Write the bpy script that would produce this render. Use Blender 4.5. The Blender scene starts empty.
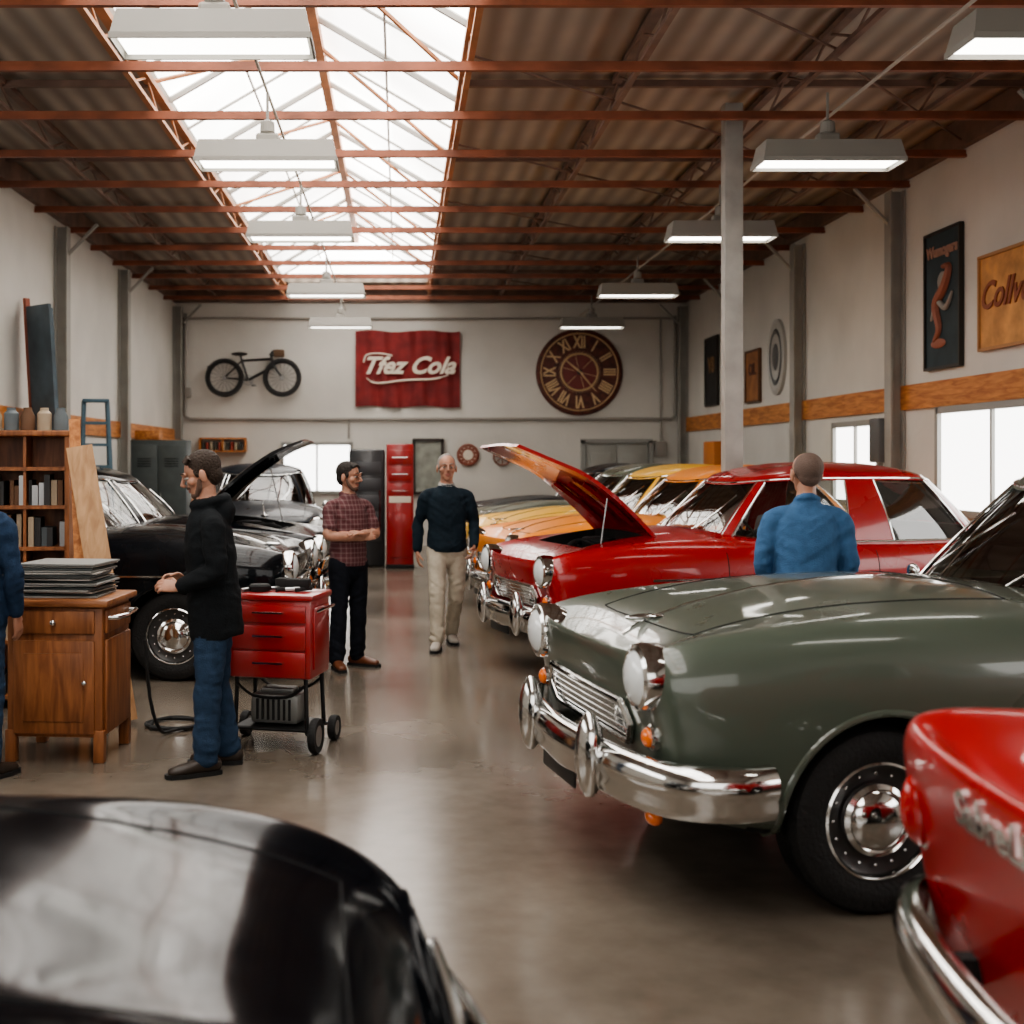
import bpy, bmesh, math, random
from mathutils import Vector, Matrix, noise, Euler
from mathutils.bvhtree import BVHTree
V=Vector
R=random.Random(7)
SC=bpy.context.scene
COL=SC.collection
pi=math.pi
rad=math.radians

# ------------------------------------------------------------------ materials
MATS={}
def mat(name,color,rough=.5,metal=0,coat=0,var=0,scale=5,bump=0,bscale=30,emit=0,ecol=None,rvar=0,detail=6,spec=.5,ior=None):
    if name in MATS: return MATS[name]
    m=bpy.data.materials.new(name); m.use_nodes=True
    nt=m.node_tree; b=nt.nodes['Principled BSDF']
    c=(color[0],color[1],color[2],1)
    b.inputs['Base Color'].default_value=c
    b.inputs['Roughness'].default_value=rough
    b.inputs['Metallic'].default_value=metal
    b.inputs['Coat Weight'].default_value=coat
    b.inputs['Coat Roughness'].default_value=.05
    b.inputs['Specular IOR Level'].default_value=spec
    if ior: b.inputs['IOR'].default_value=ior
    if emit:
        b.inputs['Emission Color'].default_value=(*(ecol or color),1)
        b.inputs['Emission Strength'].default_value=emit
    m.diffuse_color=c
    if var or bump or rvar:
        tc=nt.nodes.new('ShaderNodeTexCoord')
        n=nt.nodes.new('ShaderNodeTexNoise'); n.inputs['Scale'].default_value=scale; n.inputs['Detail'].default_value=detail
        nt.links.new(tc.outputs['Object'],n.inputs['Vector'])
        if var:
            r=nt.nodes.new('ShaderNodeValToRGB')
            r.color_ramp.elements[0].position=.3; r.color_ramp.elements[1].position=.7
            r.color_ramp.elements[0].color=(*[x*(1-var) for x in color],1)
            r.color_ramp.elements[1].color=(*[min(1,x*(1+var*.6)) for x in color],1)
            nt.links.new(n.outputs['Fac'],r.inputs['Fac']); nt.links.new(r.outputs['Color'],b.inputs['Base Color'])
        if rvar:
            mr=nt.nodes.new('ShaderNodeMapRange'); mr.inputs['To Min'].default_value=max(.02,rough-rvar); mr.inputs['To Max'].default_value=rough+rvar
            mr.inputs['From Min'].default_value=.3; mr.inputs['From Max'].default_value=.7
            nt.links.new(n.outputs['Fac'],mr.inputs['Value']); nt.links.new(mr.outputs['Result'],b.inputs['Roughness'])
        if bump:
            n2=nt.nodes.new('ShaderNodeTexNoise'); n2.inputs['Scale'].default_value=bscale
            nt.links.new(tc.outputs['Object'],n2.inputs['Vector'])
            bp=nt.nodes.new('ShaderNodeBump'); bp.inputs['Strength'].default_value=bump; bp.inputs['Distance'].default_value=.02
            nt.links.new(n2.outputs['Fac'],bp.inputs['Height']); nt.links.new(bp.outputs['Normal'],b.inputs['Normal'])
    MATS[name]=m; return m

def wood(name,c1,c2,rough=.45,axis=(1,8,8)):
    m=bpy.data.materials.new(name); m.use_nodes=True; nt=m.node_tree; b=nt.nodes['Principled BSDF']
    tc=nt.nodes.new('ShaderNodeTexCoord'); mp=nt.nodes.new('ShaderNodeMapping'); mp.inputs['Scale'].default_value=axis
    n=nt.nodes.new('ShaderNodeTexNoise'); n.inputs['Scale'].default_value=3; n.inputs['Detail'].default_value=8; n.inputs['Distortion'].default_value=.6
    r=nt.nodes.new('ShaderNodeValToRGB'); r.color_ramp.elements[0].color=(*c1,1); r.color_ramp.elements[1].color=(*c2,1)
    r.color_ramp.elements[0].position=.35; r.color_ramp.elements[1].position=.68
    nt.links.new(tc.outputs['Object'],mp.inputs['Vector']); nt.links.new(mp.outputs['Vector'],n.inputs['Vector'])
    nt.links.new(n.outputs['Fac'],r.inputs['Fac']); nt.links.new(r.outputs['Color'],b.inputs['Base Color'])
    b.inputs['Roughness'].default_value=rough
    return m

def paint(name,c,rough=.3,coat=.8,spec=.4,ior=None):
    return mat(name,c,rough=rough,coat=coat,rvar=.05,scale=3,spec=spec,ior=ior)
def glassmat(name,tint=(.93,.95,.94),refl=.10):
    m=bpy.data.materials.new(name); m.use_nodes=True; nt=m.node_tree
    nt.nodes.remove(nt.nodes['Principled BSDF']); o=nt.nodes['Material Output']
    t=nt.nodes.new('ShaderNodeBsdfTransparent'); t.inputs['Color'].default_value=(*tint,1)
    g=nt.nodes.new('ShaderNodeBsdfGlossy'); g.inputs['Roughness'].default_value=.03
    lw=nt.nodes.new('ShaderNodeFresnel'); lw.inputs['IOR'].default_value=1.6
    ad=nt.nodes.new('ShaderNodeMath'); ad.operation='ADD'; ad.use_clamp=True; ad.inputs[1].default_value=refl
    nt.links.new(lw.outputs[0],ad.inputs[0])
    mx=nt.nodes.new('ShaderNodeMixShader'); nt.links.new(ad.outputs[0],mx.inputs['Fac'])
    nt.links.new(t.outputs[0],mx.inputs[1]); nt.links.new(g.outputs[0],mx.inputs[2]); nt.links.new(mx.outputs[0],o.inputs['Surface'])
    return m

PAINT=bpy.data.materials.new('PAINT')
CHROME=mat('chrome',(.70,.70,.69),rough=.10,metal=1)
STEEL=mat('brushed_steel',(.4,.4,.4),rough=.35,metal=1)
RUBBER=mat('tyre_rubber',(.012,.012,.012),rough=.75,bump=.3,bscale=60)
DARK=mat('dark_underbody',(.01,.01,.01),rough=.8)
SEAM=mat('panel_gap',(.004,.004,.004),rough=.9)
GLASS=glassmat('car_glass')
LENS=mat('headlamp_lens',(.70,.73,.73),rough=.08,coat=1)
AMBER=mat('amber_lens',(.8,.16,.01),rough=.15,coat=1)
REDLENS=mat('red_lens',(.35,.01,.01),rough=.12,coat=1)
LEATHER=mat('seat_leather',(.07,.045,.035),rough=.5)
ENGINE=mat('engine_metal',(.09,.09,.09),rough=.4,metal=.7,var=.5,scale=12)

# ------------------------------------------------------------------ mesh builder
def superpt(th,a,b,n):
    c=math.cos(th);d=math.sin(th)
    return (a*math.copysign(abs(c)**(2/n),c), b*math.copysign(abs(d)**(2/n),d))
class MB:
    def __init__(s): s.v=[]; s.f=[]; s.m=[]
    def add(s,vs,fs,m=0,M=None):
        o=len(s.v)
        for p in vs: s.v.append(tuple(M@V(p)) if M else tuple(p))
        for f in fs: s.f.append([i+o for i in f]); s.m.append(m)
    def box(s,c,sz,m=0,rz=0,M=None):
        x,y,z=[q/2 for q in sz]
        vs=[(a*x,b*y,d*z) for a in(-1,1) for b in(-1,1) for d in(-1,1)]
        fs=[(0,1,3,2),(4,6,7,5),(0,4,5,1),(2,3,7,6),(0,2,6,4),(1,5,7,3)]
        T=Matrix.Translation(c)@Matrix.Rotation(rz,4,'Z')
        if M: T=M@T
        s.add(vs,fs,m,T)
    def rbox(s,c,sz,r=.02,m=0,rot=(0,0,0),seg=2,M=None):
        bm=bmesh.new(); bmesh.ops.create_cube(bm,size=1)
        for v in bm.verts: v.co=V((v.co.x*sz[0],v.co.y*sz[1],v.co.z*sz[2]))
        bmesh.ops.bevel(bm,geom=bm.edges[:],offset=min(r,min(sz)*.45),segments=seg,profile=.5,affect='EDGES')
        T=Matrix.Translation(c)@Euler(rot).to_matrix().to_4x4()
        if M: T=M@T
        bm.verts.ensure_lookup_table()
        s.add([v.co.copy() for v in bm.verts],[[v.index for v in f.verts] for f in bm.faces],m,T); bm.free()
    def tube(s,path,r,n=8,m=0,closed=False,M=None):
        path=[V(p) for p in path]; k=len(path)
        rs=r if isinstance(r,(list,tuple)) else [r]*k
        prev=None; vs=[]
        for i,p in enumerate(path):
            if closed: t=path[(i+1)%k]-path[i-1]
            else: t=path[min(i+1,k-1)]-path[max(i-1,0)]
            if t.length<1e-9: t=V((0,0,1))
            t.normalize()
            if prev is None:
                a=V((0,0,1)) if abs(t.z)<.9 else V((1,0,0)); a=(a-t*a.dot(t)).normalized()
            else:
                a=prev-t*prev.dot(t)
                a=a.normalized() if a.length>1e-6 else t.orthogonal().normalized()
            prev=a; b=t.cross(a)
            for j in range(n):
                q=2*pi*j/n; vs.append(p+(a*math.cos(q)+b*math.sin(q))*rs[i])
        fs=[]
        for i in range(k if closed else k-1):
            i2=(i+1)%k
            for j in range(n):
                j2=(j+1)%n; fs.append((i*n+j,i*n+j2,i2*n+j2,i2*n+j))
        if not closed:
            fs.append(tuple(range(n))[::-1]); fs.append(tuple((k-1)*n+j for j in range(n)))
        s.add(vs,fs,m,M)
    def sweep(s,path,sec,m=0,up=V((0,0,1))):
        path=[V(p) for p in path]; k=len(path); n=len(sec); vs=[]
        for i,p in enumerate(path):
            t=(path[min(i+1,k-1)]-path[max(i-1,0)]).normalized()
            o=t.cross(up).normalized()
            for a,b in sec: vs.append(p+o*a+up*b)
        fs=[(i*n+j,i*n+(j+1)%n,(i+1)*n+(j+1)%n,(i+1)*n+j) for i in range(k-1) for j in range(n)]
        fs.append(tuple(range(n))[::-1]); fs.append(tuple((k-1)*n+j for j in range(n)))
        s.add(vs,fs,m)
    def lathe(s,prof,n=32,m=0,M=None,cap=False):
        vs=[];k=len(prof)
        for r,h in prof:
            for j in range(n):
                q=2*pi*j/n; vs.append((r*math.cos(q),r*math.sin(q),h))
        fs=[(i*n+j,i*n+(j+1)%n,(i+1)*n+(j+1)%n,(i+1)*n+j) for i in range(k-1) for j in range(n)]
        if cap:
            fs.append(tuple(range(n))[::-1]); fs.append(tuple((k-1)*n+j for j in range(n)))
        s.add(vs,fs,m,M)
    def ball(s,c,r,m=0,n=16,k=10,rot=None):
        if not isinstance(r,(list,tuple)): r=(r,r,r)
        vs=[];fs=[]
        for i in range(1,k):
            a=pi*i/k
            for j in range(n):
                q=2*pi*j/n; vs.append(V((r[0]*math.sin(a)*math.cos(q),r[1]*math.sin(a)*math.sin(q),r[2]*math.cos(a))))
        vs.append(V((0,0,r[2]))); vs.append(V((0,0,-r[2]))); T=len(vs)-2;B=len(vs)-1
        for i in range(k-2):
            for j in range(n):
                fs.append((i*n+j,(i+1)*n+j,(i+1)*n+(j+1)%n,i*n+(j+1)%n))
        for j in range(n):
            fs.append((T,j,(j+1)%n)); fs.append((B,(k-2)*n+(j+1)%n,(k-2)*n+j))
        Mx=Matrix.Translation(c)
        if rot: Mx=Mx@rot
        s.add(vs,fs,m,Mx)
    def grid(s,rows,m=0):
        n=len(rows[0]); vs=[p for r in rows for p in r]
        s.add(vs,[(i*n+j,i*n+j+1,(i+1)*n+j+1,(i+1)*n+j) for i in range(len(rows)-1) for j in range(n-1)],m)
    def mesh(s,name,mats,ang=40):
        me=bpy.data.meshes.new(name); me.from_pydata(s.v,[],s.f)
        for x in mats: me.materials.append(x)
        for i,p in enumerate(me.polygons): p.material_index=s.m[i]
        me.update()
        bm=bmesh.new(); bm.from_mesh(me); bmesh.ops.recalc_face_normals(bm,faces=bm.faces); bm.to_mesh(me); bm.free()
        if ang:
            me.shade_smooth(); me.set_sharp_from_angle(angle=rad(ang))
        return me
    def obj(s,name,mats,parent=None,ang=40,M=None):
        return link(s.mesh(name,mats,ang),name,parent,M)
def link(me,name,parent=None,M=None):
    o=bpy.data.objects.new(name,me); COL.objects.link(o)
    if parent: o.parent=parent
    if M is not None: o.matrix_local=M
    return o
def empty(name,loc=(0,0,0),rz=0,sc=1):
    e=bpy.data.objects.new(name,None); COL.objects.link(e); e.location=loc; e.rotation_euler=(0,0,rz); e.scale=(sc,)*3
    e.empty_display_size=.2
    return e
def evmesh(ob):
    dg=bpy.context.evaluated_depsgraph_get(); dg.update()
    return bpy.data.meshes.new_from_object(ob.evaluated_get(dg))
def catmull(pts,n=6):
    pts=[V(p) for p in pts]; out=[]
    for i in range(len(pts)-1):
        p0=pts[max(i-1,0)];p1=pts[i];p2=pts[i+1];p3=pts[min(i+2,len(pts)-1)]
        for j in range(n):
            t=j/n
            out.append(.5*((2*p1)+(p2-p0)*t+(2*p0-5*p1+4*p2-p3)*t*t+(3*p1-p0-3*p2+p3)*t**3))
    out.append(pts[-1]); return out
def textmesh(s,size,shear=0,extrude=.005,offset=0,align='CENTER'):
    cu=bpy.data.curves.new('t','FONT'); cu.body=s; cu.size=size; cu.shear=shear; cu.extrude=extrude; cu.offset=offset
    cu.align_x=align; cu.align_y='CENTER'; cu.resolution_u=4
    o=bpy.data.objects.new('t',cu); COL.objects.link(o)
    me=evmesh(o); bpy.data.objects.remove(o); return me
def text(name,s,size,loc,rot,material,parent,shear=0,offset=0,extrude=.005):
    me=textmesh(s,size,shear,extrude,offset); me.materials.clear(); me.materials.append(material)
    o=link(me,name,parent); o.location=loc; o.rotation_euler=rot; return o

# ------------------------------------------------------------------ CARS
def build_car(var):
    L=var['L']; W=var['W']; st=var['st']; out=[]
    plain=var.get('plain')
    X=lambda s:L/2-s
    ks=[];n=18
    for i,(s,w,hc,hf,zb) in enumerate(st):
        N=len(st)
        pf=var['pf'] if i<2 else (var['pr'] if i>=N-2 else [0]*9)
        mul=1 if (i==0 or i==N-1) else .7
        half=[(0,hc),(.45*w,hc-.005),(.74*w,(hc+hf)/2-.012),(.88*w,hf),(1.0*w,hf-.10),(1.02*w,(hf+zb)/2+.06),(1.0*w,zb+.13),(.92*w,zb),(.4*w,zb)]
        ring=[]
        for j,(y,z) in enumerate(half): ring.append(V((X(s)+pf[j]*mul,y,z)))
        ring.append(V((X(s)+pf[8]*mul,0,zb)))
        for j in range(8,0,-1):
            y,z=half[j]; ring.append(V((X(s)+pf[j]*mul,-y,z)))
        ks.append(ring)
    vs=[p for r in ks for p in r]; fs=[]
    for i in range(len(ks)-1):
        for j in range(n): fs.append((i*n+j,i*n+(j+1)%n,(i+1)*n+(j+1)%n,(i+1)*n+j))
    def cap(b):
        f=[(b,b+1,b+17)]
        for k in range(1,8): f.append((b+k,b+k+1,b+18-k-1,b+18-k))
        f.append((b+8,b+9,b+10)); return f
    fs+=cap(0)+cap((len(ks)-1)*n)
    me=bpy.data.meshes.new('body'); me.from_pydata([tuple(v) for v in vs],[],fs)
    bm=bmesh.new(); bm.from_mesh(me); bmesh.ops.recalc_face_normals(bm,faces=bm.faces); bm.to_mesh(me); bm.free()
    o=link(me,'tmp'); md=o.modifiers.new('s','SUBSURF'); md.levels=3; md.render_levels=3
    sm=evmesh(o); bpy.data.objects.remove(o)
    bv=BVHTree.FromPolygons([v.co.copy() for v in sm.vertices],[list(p.vertices) for p in sm.polygons])
    def ray(o_,d_):
        return bv.ray_cast(V(o_),V(d_))[0]
    def fx(y,z):
        h=ray((5,y,z),(-1,0,0)); return h.x if h else X(.2)
    def bx(y,z):
        h=ray((-5,y,z),(1,0,0)); return h.x if h else -X(.2)
    def sy(x,z):
        h=ray((x,3,z),(0,-1,0)); return h.y if h else W/2
    def tz(x,y):
        h=ray((x,y,4),(0,0,-1)); return h.z if h else 1
    sf,sr=var['wf'],var['wr']; RA=.395; ZC=.35
    s0,s1,s2,s3=var['cab']; zb_,zr=1.0,var['zr']
    bc=(X(s0)+X(s3))/2; ba=(s3-s0)/2; bb=.79
    rc=(X(s1)+X(s2))/2; ra=(s2-s1)/2; rb=.585; NE=3.1
    cut=MB()
    for s in (sf,sr):
        for sg in (1,-1):
            M=Matrix.Translation((X(s),sg*.83,ZC))@Matrix.Rotation(pi/2,4,'X')
            cut.lathe([(RA,-.33),(RA,.33)],40,0,M,cap=True)
    pr=[superpt(2*pi*i/40,ba*.9,bb*.9,NE) for i in range(40)]
    nn=len(pr)
    cut.add([(bc+x,y,.42) for x,y in pr]+[(bc+x,y,1.4) for x,y in pr],
        [tuple(range(nn))[::-1],tuple(range(nn,2*nn))]+[(i,(i+1)%nn,nn+(i+1)%nn,nn+i) for i in range(nn)])
    opn=var.get('open')
    hs0,hs1,hy=.22,var.get('hs1',s0-.12),.56
    if opn: cut.box(((X(hs0+.12)+X(hs1-.08))/2,0,1.0),(hs1-hs0-.2,hy*1.7,.9))
    co=cut.obj('cut',[DARK],ang=0)
    o=link(sm.copy(),'tmp'); bo=o.modifiers.new('b','BOOLEAN'); bo.operation='DIFFERENCE'; bo.solver='EXACT'; bo.object=co
    bmsh=evmesh(o); bpy.data.objects.remove(o); bpy.data.objects.remove(co)
    bmsh.materials.clear(); bmsh.materials.append(PAINT); bmsh.materials.append(DARK)
    for p in bmsh.polygons:
        c=p.center; k=0
        for s in (sf,sr):
            if math.hypot(c.x-X(s),c.z-ZC)<RA+.002 and abs(c.y)>.48: k=1
        if c.z>.41 and (abs((c.x-bc)/(ba*.902))**NE+abs(c.y/(bb*.902))**NE)<1.0: k=1
        if opn and X(hs1-.08)-.002<c.x<X(hs0+.12)+.002 and abs(c.y)<hy*.85+.002 and c.z>.54: k=1
        if p.normal.z<-.8 and c.z<.5: k=1
        p.material_index=k
    bmsh.shade_smooth(); bmsh.set_sharp_from_angle(angle=rad(38))
    out.append(('body',bmsh,None))
    dense=[2*pi*i/2000 for i in range(2001)]; acc=[0]
    P=[superpt(t,ba,bb,NE) for t in dense]
    for i in range(2000): acc.append(acc[-1]+math.dist(P[i],P[i+1]))
    NT=144; th=[];k=0
    for i in range(NT):
        tgt=acc[-1]*i/NT
        while acc[k+1]<tgt: k+=1
        th.append(dense[k]+(tgt-acc[k])/(acc[k+1]-acc[k]+1e-12)*dense[1])
    def cab(t,v,off=0):
        x0,y0=superpt(t,ba-off,bb-off,NE); x1,y1=superpt(t,ra-off,rb-off,NE)
        bul=.045*math.sin(pi*v)
        x=(bc+x0)*(1-v)+(rc+x1)*v; y=y0*(1-v)+y1*v
        return V((x+bul*math.cos(t)*.6,y+bul*math.sin(t)*.6,zb_*(1-v)+zr*v-.045*v*abs(math.cos(t))**3))
    vl=[0,.1,.16,.25,.35,.45,.55,.65,.75,.84,.9,.95,1]
    deg=lambda t:math.degrees(min(t,2*pi-t))
    def isglass(t,v0,v1):
        if v0<.09 or v1>.91: return False
        d=deg(t)
        return d<34 or 41<d<87 or 93<d<128 or d>143
    mb=MB(); gl=MB()
    for i in range(NT):
        t0=th[i]; t1=th[(i+1)%NT]+(2*pi if i==NT-1 else 0); tm=((t0+t1)/2)%(2*pi)
        for j in range(len(vl)-1):
            if isglass(tm,vl[j],vl[j+1]):
                gl.add([cab(t0,vl[j],.012),cab(t1,vl[j],.012),cab(t1,vl[j+1],.012),cab(t0,vl[j+1],.012)],[(0,1,2,3)])
            else:
                mb.add([cab(t0,vl[j]),cab(t1,vl[j]),cab(t1,vl[j+1]),cab(t0,vl[j+1])],[(0,1,2,3)])
        kk=[1,.98,.95,.90,.82,.7,.5,.25,.02]
        for a,b in zip(kk,kk[1:]):
            q=[]
            for (kq,tt) in ((a,t0),(a,t1),(b,t1),(b,t0)):
                p=cab(tt,1); z=(p.z*(kq)+zr*(1-kq)) + .085*(1-kq**3.0)
                q.append(V((rc+(p.x-rc)*kq,p.y*kq,z)))
            mb.add(q,[(0,1,2,3)])
    def weld(me):
        bm=bmesh.new(); bm.from_mesh(me); bmesh.ops.remove_doubles(bm,verts=bm.verts,dist=.0008)
        bmesh.ops.recalc_face_normals(bm,faces=bm.faces); bm.to_mesh(me); bm.free(); me.shade_smooth()
        return me
    me=weld(mb.mesh('cab',[PAINT],0)); me.set_sharp_from_angle(angle=rad(50)); out.append(('roof_and_pillars',me,None))
    out.append(('window_glass',weld(gl.mesh('gl',[GLASS],0)),None))
    ch=MB()
    ch.tube([cab(t,.095,-.004) for t in th],.009,6,closed=True)
    ch.tube([cab(t,.93,-.006) for t in th],.008,6,closed=True)
    for dg_ in (34,41,87,93,128,143):
        for sg in (1,-1):
            t=rad(dg_)*sg
            ch.tube([cab(t,v,-.002) for v in (.1,.3,.5,.7,.91)],.007,6)
    if var.get('strip',True):
        for sg in (1,-1):
            xs=[X(sf-.1)+(X(L-.35)-X(sf-.1))*i/30 for i in range(31)]
            ch.tube([(x,sg*(sy(x,.80)+.004),.80) for x in xs],.011,6)
    for s in (s0+.96,min(s3-.5,sr-.17)):
        for sg in (1,-1):
            x=X(s); y=sy(x,.92)
            ch.tube([(x-.07,sg*(y+.0),.92),(x-.06,sg*(y+.03),.92),(x+.06,sg*(y+.03),.925),(x+.07,sg*y,.92)],.011,6)
    if not opn and not plain:
        ch.tube([(X(s),0,tz(X(s),0)+.004) for s in (.12,.2,.4,.7,1.0,1.25)],[.006,.010,.007,.006,.006,.003],6)
        x=X(.2); z=tz(x,0)
        ch.ball((x-.02,0,z+.025),(.09,.014,.016)); ch.ball((x-.07,0,z+.033),(.04,.05,.007))
    if not plain:
        for sg in (1,-1):
            x=X(s0+.42); y=sy(x,1.0)-.03
            ch.tube([(x,sg*y,1.0),(x+.02,sg*(y+.06),1.06)],.008,6); ch.ball((x+.02,sg*(y+.09),1.08),(.02,.05,.04))
    li=MB()
    for s in (sf,sr):
        for sg in (1,-1):
            pts=[]
            for i in range(33):
                a=-.28+(pi+.56)*i/32; x=X(s)+RA*math.cos(a); z=ZC+RA*math.sin(a)
                if z<.27: continue
                pts.append((x,sg*(sy(x,z)-.004),z))
            li.tube(pts,.015,8)
    out.append(('arch_lips',li.mesh('al',[PAINT]),None))
    se=MB()
    for sg in (1,-1):
        for s in (s0+.12,(s0+s3)/2,):
            zs=[.36+.035*i for i in range(20)]
            se.tube([(X(s),sg*(sy(X(s),z)-.0005),z) for z in zs if z<1.0],.0045,4)
        zs=[.36+.035*i for i in range(20)]
        se.tube([(X(sr-.10-.38*(1-max(0,min(1,(z-.5)/.45)))),sg*(sy(X(sr-.1),z)-.0005),z) for z in zs if z<1.0 and z>.5],.0045,4)
        xs=[X(s0+.12+(sr-.48-s0-.12)*i/16) for i in range(17)]
        se.tube([(x,sg*(sy(x,.36)-.0005),.36) for x in xs],.0045,4)
        if not opn: se.tube([(X(s),sg*hy*(.85+.15*min(1,s)),tz(X(s),sg*hy*(.85+.15*min(1,s)))) for s in [hs0+(hs1-hs0)*i/14 for i in range(15)]],.004,4)
        if s3+.06<L-.3: se.tube([(X(s),sg*.58,tz(X(s),sg*.58)) for s in [s3+.06+(L-.25-s3-.06)*i/8 for i in range(9)]],.004,4)
    if not opn:
        se.tube([(X(hs1),-hy+2*hy*i/12,tz(X(hs1),-hy+2*hy*i/12)) for i in range(13)],.004,4)
        se.tube([(X(hs0),(-hy+2*hy*i/12)*.88,tz(X(hs0),(-hy+2*hy*i/12)*.88)) for i in range(13)],.004,4)
    out.append(('panel_gaps',se.mesh('pg',[SEAM]),None))
    hl=MB(); RX=Matrix.Rotation(pi/2,4,'Y')
    hyy,hz=var['hl']; hk=.8 if plain else 1
    for sg in (1,-1):
        x=fx(hyy,hz)
        M=Matrix.Translation((x-.015-(.03 if plain else 0),sg*hyy,hz))@RX@Matrix.Scale(hk,4)
        hl.lathe([(.10,-.10),(.122,-.05),(.126,.01),(.120,.035),(.104,.045),(.098,.038)],36,0,M)
        hl.lathe([(.099,.036),(.085,.052),(.055,.066),(.02,.072),(0.001,.073)],36,1,M)
        zi=.645; xi=fx(hyy+.02,zi)
        hl.lathe([(.045,-.05),(.048,.01),(.04,.02)],20,0,Matrix.Translation((xi,sg*(hyy+.02),zi))@RX)
        hl.ball((xi+.015,sg*(hyy+.02),zi),(.03,.038,.038),2)
    out.append(('headlamps',hl.mesh('hl',[PAINT if plain else CHROME,LENS,AMBER]),None))
    gr=MB(); gz0,gz1,gy=.58,.74,.50
    rows=[]
    for i in range(7):
        z=gz0+(gz1-gz0)*i/6; rows.append([V((fx(y,z)+.004,y,z)) for y in [(-gy+2*gy*j/16)*(1-.12*abs(i-3)/3) for j in range(17)]])
    gr.grid(rows,1)
    for i in range(7):
        gr.tube([p+V((.014,0,0)) for p in rows[i]],.013 if i in(0,6) else .003,6)
    for j in range(0,49):
        y=(-gy+2*gy*j/48)*.93; y2=max(-gy*.93,min(gy*.93,y+.05)); y3=max(-gy*.93,min(gy*.93,y-.05))
        gr.tube([(fx(y,gz0)+.012,y,gz0),(fx((y+y2)/2,.66)+.012,(y+y2)/2,.66),(fx(y2,gz1)+.012,y2,gz1)],.0045,5)
        gr.tube([(fx(y,gz0)+.014,y,gz0),(fx((y+y3)/2,.66)+.014,(y+y3)/2,.66),(fx(y3,gz1)+.014,y3,gz1)],.0045,5)
    gr.tube([r[0]+V((.012,0,0)) for r in rows],.013,6); gr.tube([r[-1]+V((.012,0,0)) for r in rows],.013,6)
    out.append(('grille',gr.mesh('gr',[CHROME,DARK]),None))
    def bumper(front):
        b=MB(); xf=(fx(0,.5) if front else -bx(0,.5)); hw=W/2
        half=[(xf-.32,hw+.015),(xf-.20,hw+.035),(xf-.06,hw-.01),(xf+.04,hw-.13),(xf+.105,hw-.42),(xf+.14,0)]
        pts=[V((x,-y,.49)) for x,y in half]+[V((x,y,.49)) for x,y in half[::-1][1:]]
        pts=catmull(pts,5)
        sec=[(-.0,-.095),(.03,-.09),(.05,-.055),(.046,-.02),(.058,.0),(.062,.03),(.05,.07),(.03,.093),(0,.098),(.012,0)]
        b.sweep(pts,sec)
        if not plain and not (var.get('fin') and not front):
            for yy in (-.40,.40):
                b.ball((xf+.17,yy,.53),(.055,.072,.165))
        for yy in (-.5,.5): b.box((xf+.02,yy,.48),(.24,.05,.06),1)
        if not front:
            for v_ in range(len(b.v)): b.v[v_]=(-b.v[v_][0],b.v[v_][1],b.v[v_][2])
        else:
            if not plain: b.rbox((xf+.165,0,.40),(.012,.42,.10),.004,2)
            for yy in (-.62,.62): b.ball((xf-.0,yy,.345),(.03,.05,.03),3)
        return b.mesh('bp',[CHROME,DARK,mat('licence_plate_black',(.015,.015,.015),.4),AMBER])
    out.append(('bumper_front',bumper(True),None)); out.append(('bumper_rear',bumper(False),None))
    rl=MB()
    if var.get('fin'):
        for sg in (1,-1):
            x=bx(.70,.80)
            rl.ball((x+.02,sg*.72,.80),(.06,.04,.10),0); rl.ball((x+.045,sg*.725,.80),(.055,.052,.12),1)
    else:
        for sg in (1,-1):
            rl.ball((bx(.62,.78)+.01,sg*.62,.78),(.04,.05,.09),0); rl.ball((bx(.62,.78)+.02,sg*.62,.78),(.035,.06,.105),1)
    out.append(('tail_lights',rl.mesh('rl',[REDLENS,CHROME]),None))
    for sg in (-1,1):
        a=cab(rad(7*sg),.12,-.02); b=cab(rad(15*sg+6),.5,-.025)
        ch.tube([cab(rad(5*sg),.08,-.01),a],.008,6)
        ch.tube([a,b],.005,5)
        ch.tube([cab(rad(15*sg+6-7),.28,-.02),b,cab(rad(15*sg+6+5),.74,-.02)],.006,5)
    out.append(('chrome_trim',ch.mesh('ct',[CHROME]),None))
    it=MB()
    f=s0-1.42
    it.rbox((X(2.35+f),0,.72),(.5,1.2,.22),.06); it.rbox((X(2.62+f),0,.98),(.16,1.2,.46),.06,rot=(0,-.2,0))
    it.rbox((X(s3-.58),0,.72),(.40,1.15,.22),.06); it.rbox((X(s3-.36),0,.95),(.16,1.1,.42),.06,rot=(0,-.25,0))
    it.rbox((X(s0+.27),0,.96),(.22,1.3,.16),.05,1)
    cx=X(s0+.55)
    Mw=Matrix.Translation((cx,.34,1.06))@Matrix.Rotation(rad(-62),4,'Y')
    it.tube([Mw@V((.19*math.cos(q),.19*math.sin(q),0)) for q in [2*pi*i/24 for i in range(24)]],.012,6,1,closed=True)
    it.tube([Mw@V((-.19,0,0)),Mw@V((.19,0,0))],.01,6,1); it.tube([Mw@V((0,0,0)),Mw@V((0,0,.3))],.02,6,1)
    out.append(('interior',it.mesh('in',[LEATHER,DARK]),None))
    if opn:
        hp=MB(); rows=[];rows2=[]; ext=var.get('ext',0)
        for i in range(15):
            s=hs0-ext+(hs1-hs0+ext)*i/14
            r=[];r2=[]
            for j in range(15):
                y=(-hy+2*hy*j/14)*(.80+.20*min(1,(i/9))); z=tz(X(max(s,.16)),y)-max(0,.16-s)*.5+.03*math.cos(j/14*pi-pi/2)
                r.append(V((X(s),y,z))); r2.append(V((X(s),y,z-.03)))
            rows.append(r);rows2.append(r2)
        hp.grid(rows); hp.grid(rows2)
        for a,b in ((rows[0],rows2[0]),(rows[-1],rows2[-1])): hp.grid([a,b])
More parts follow.
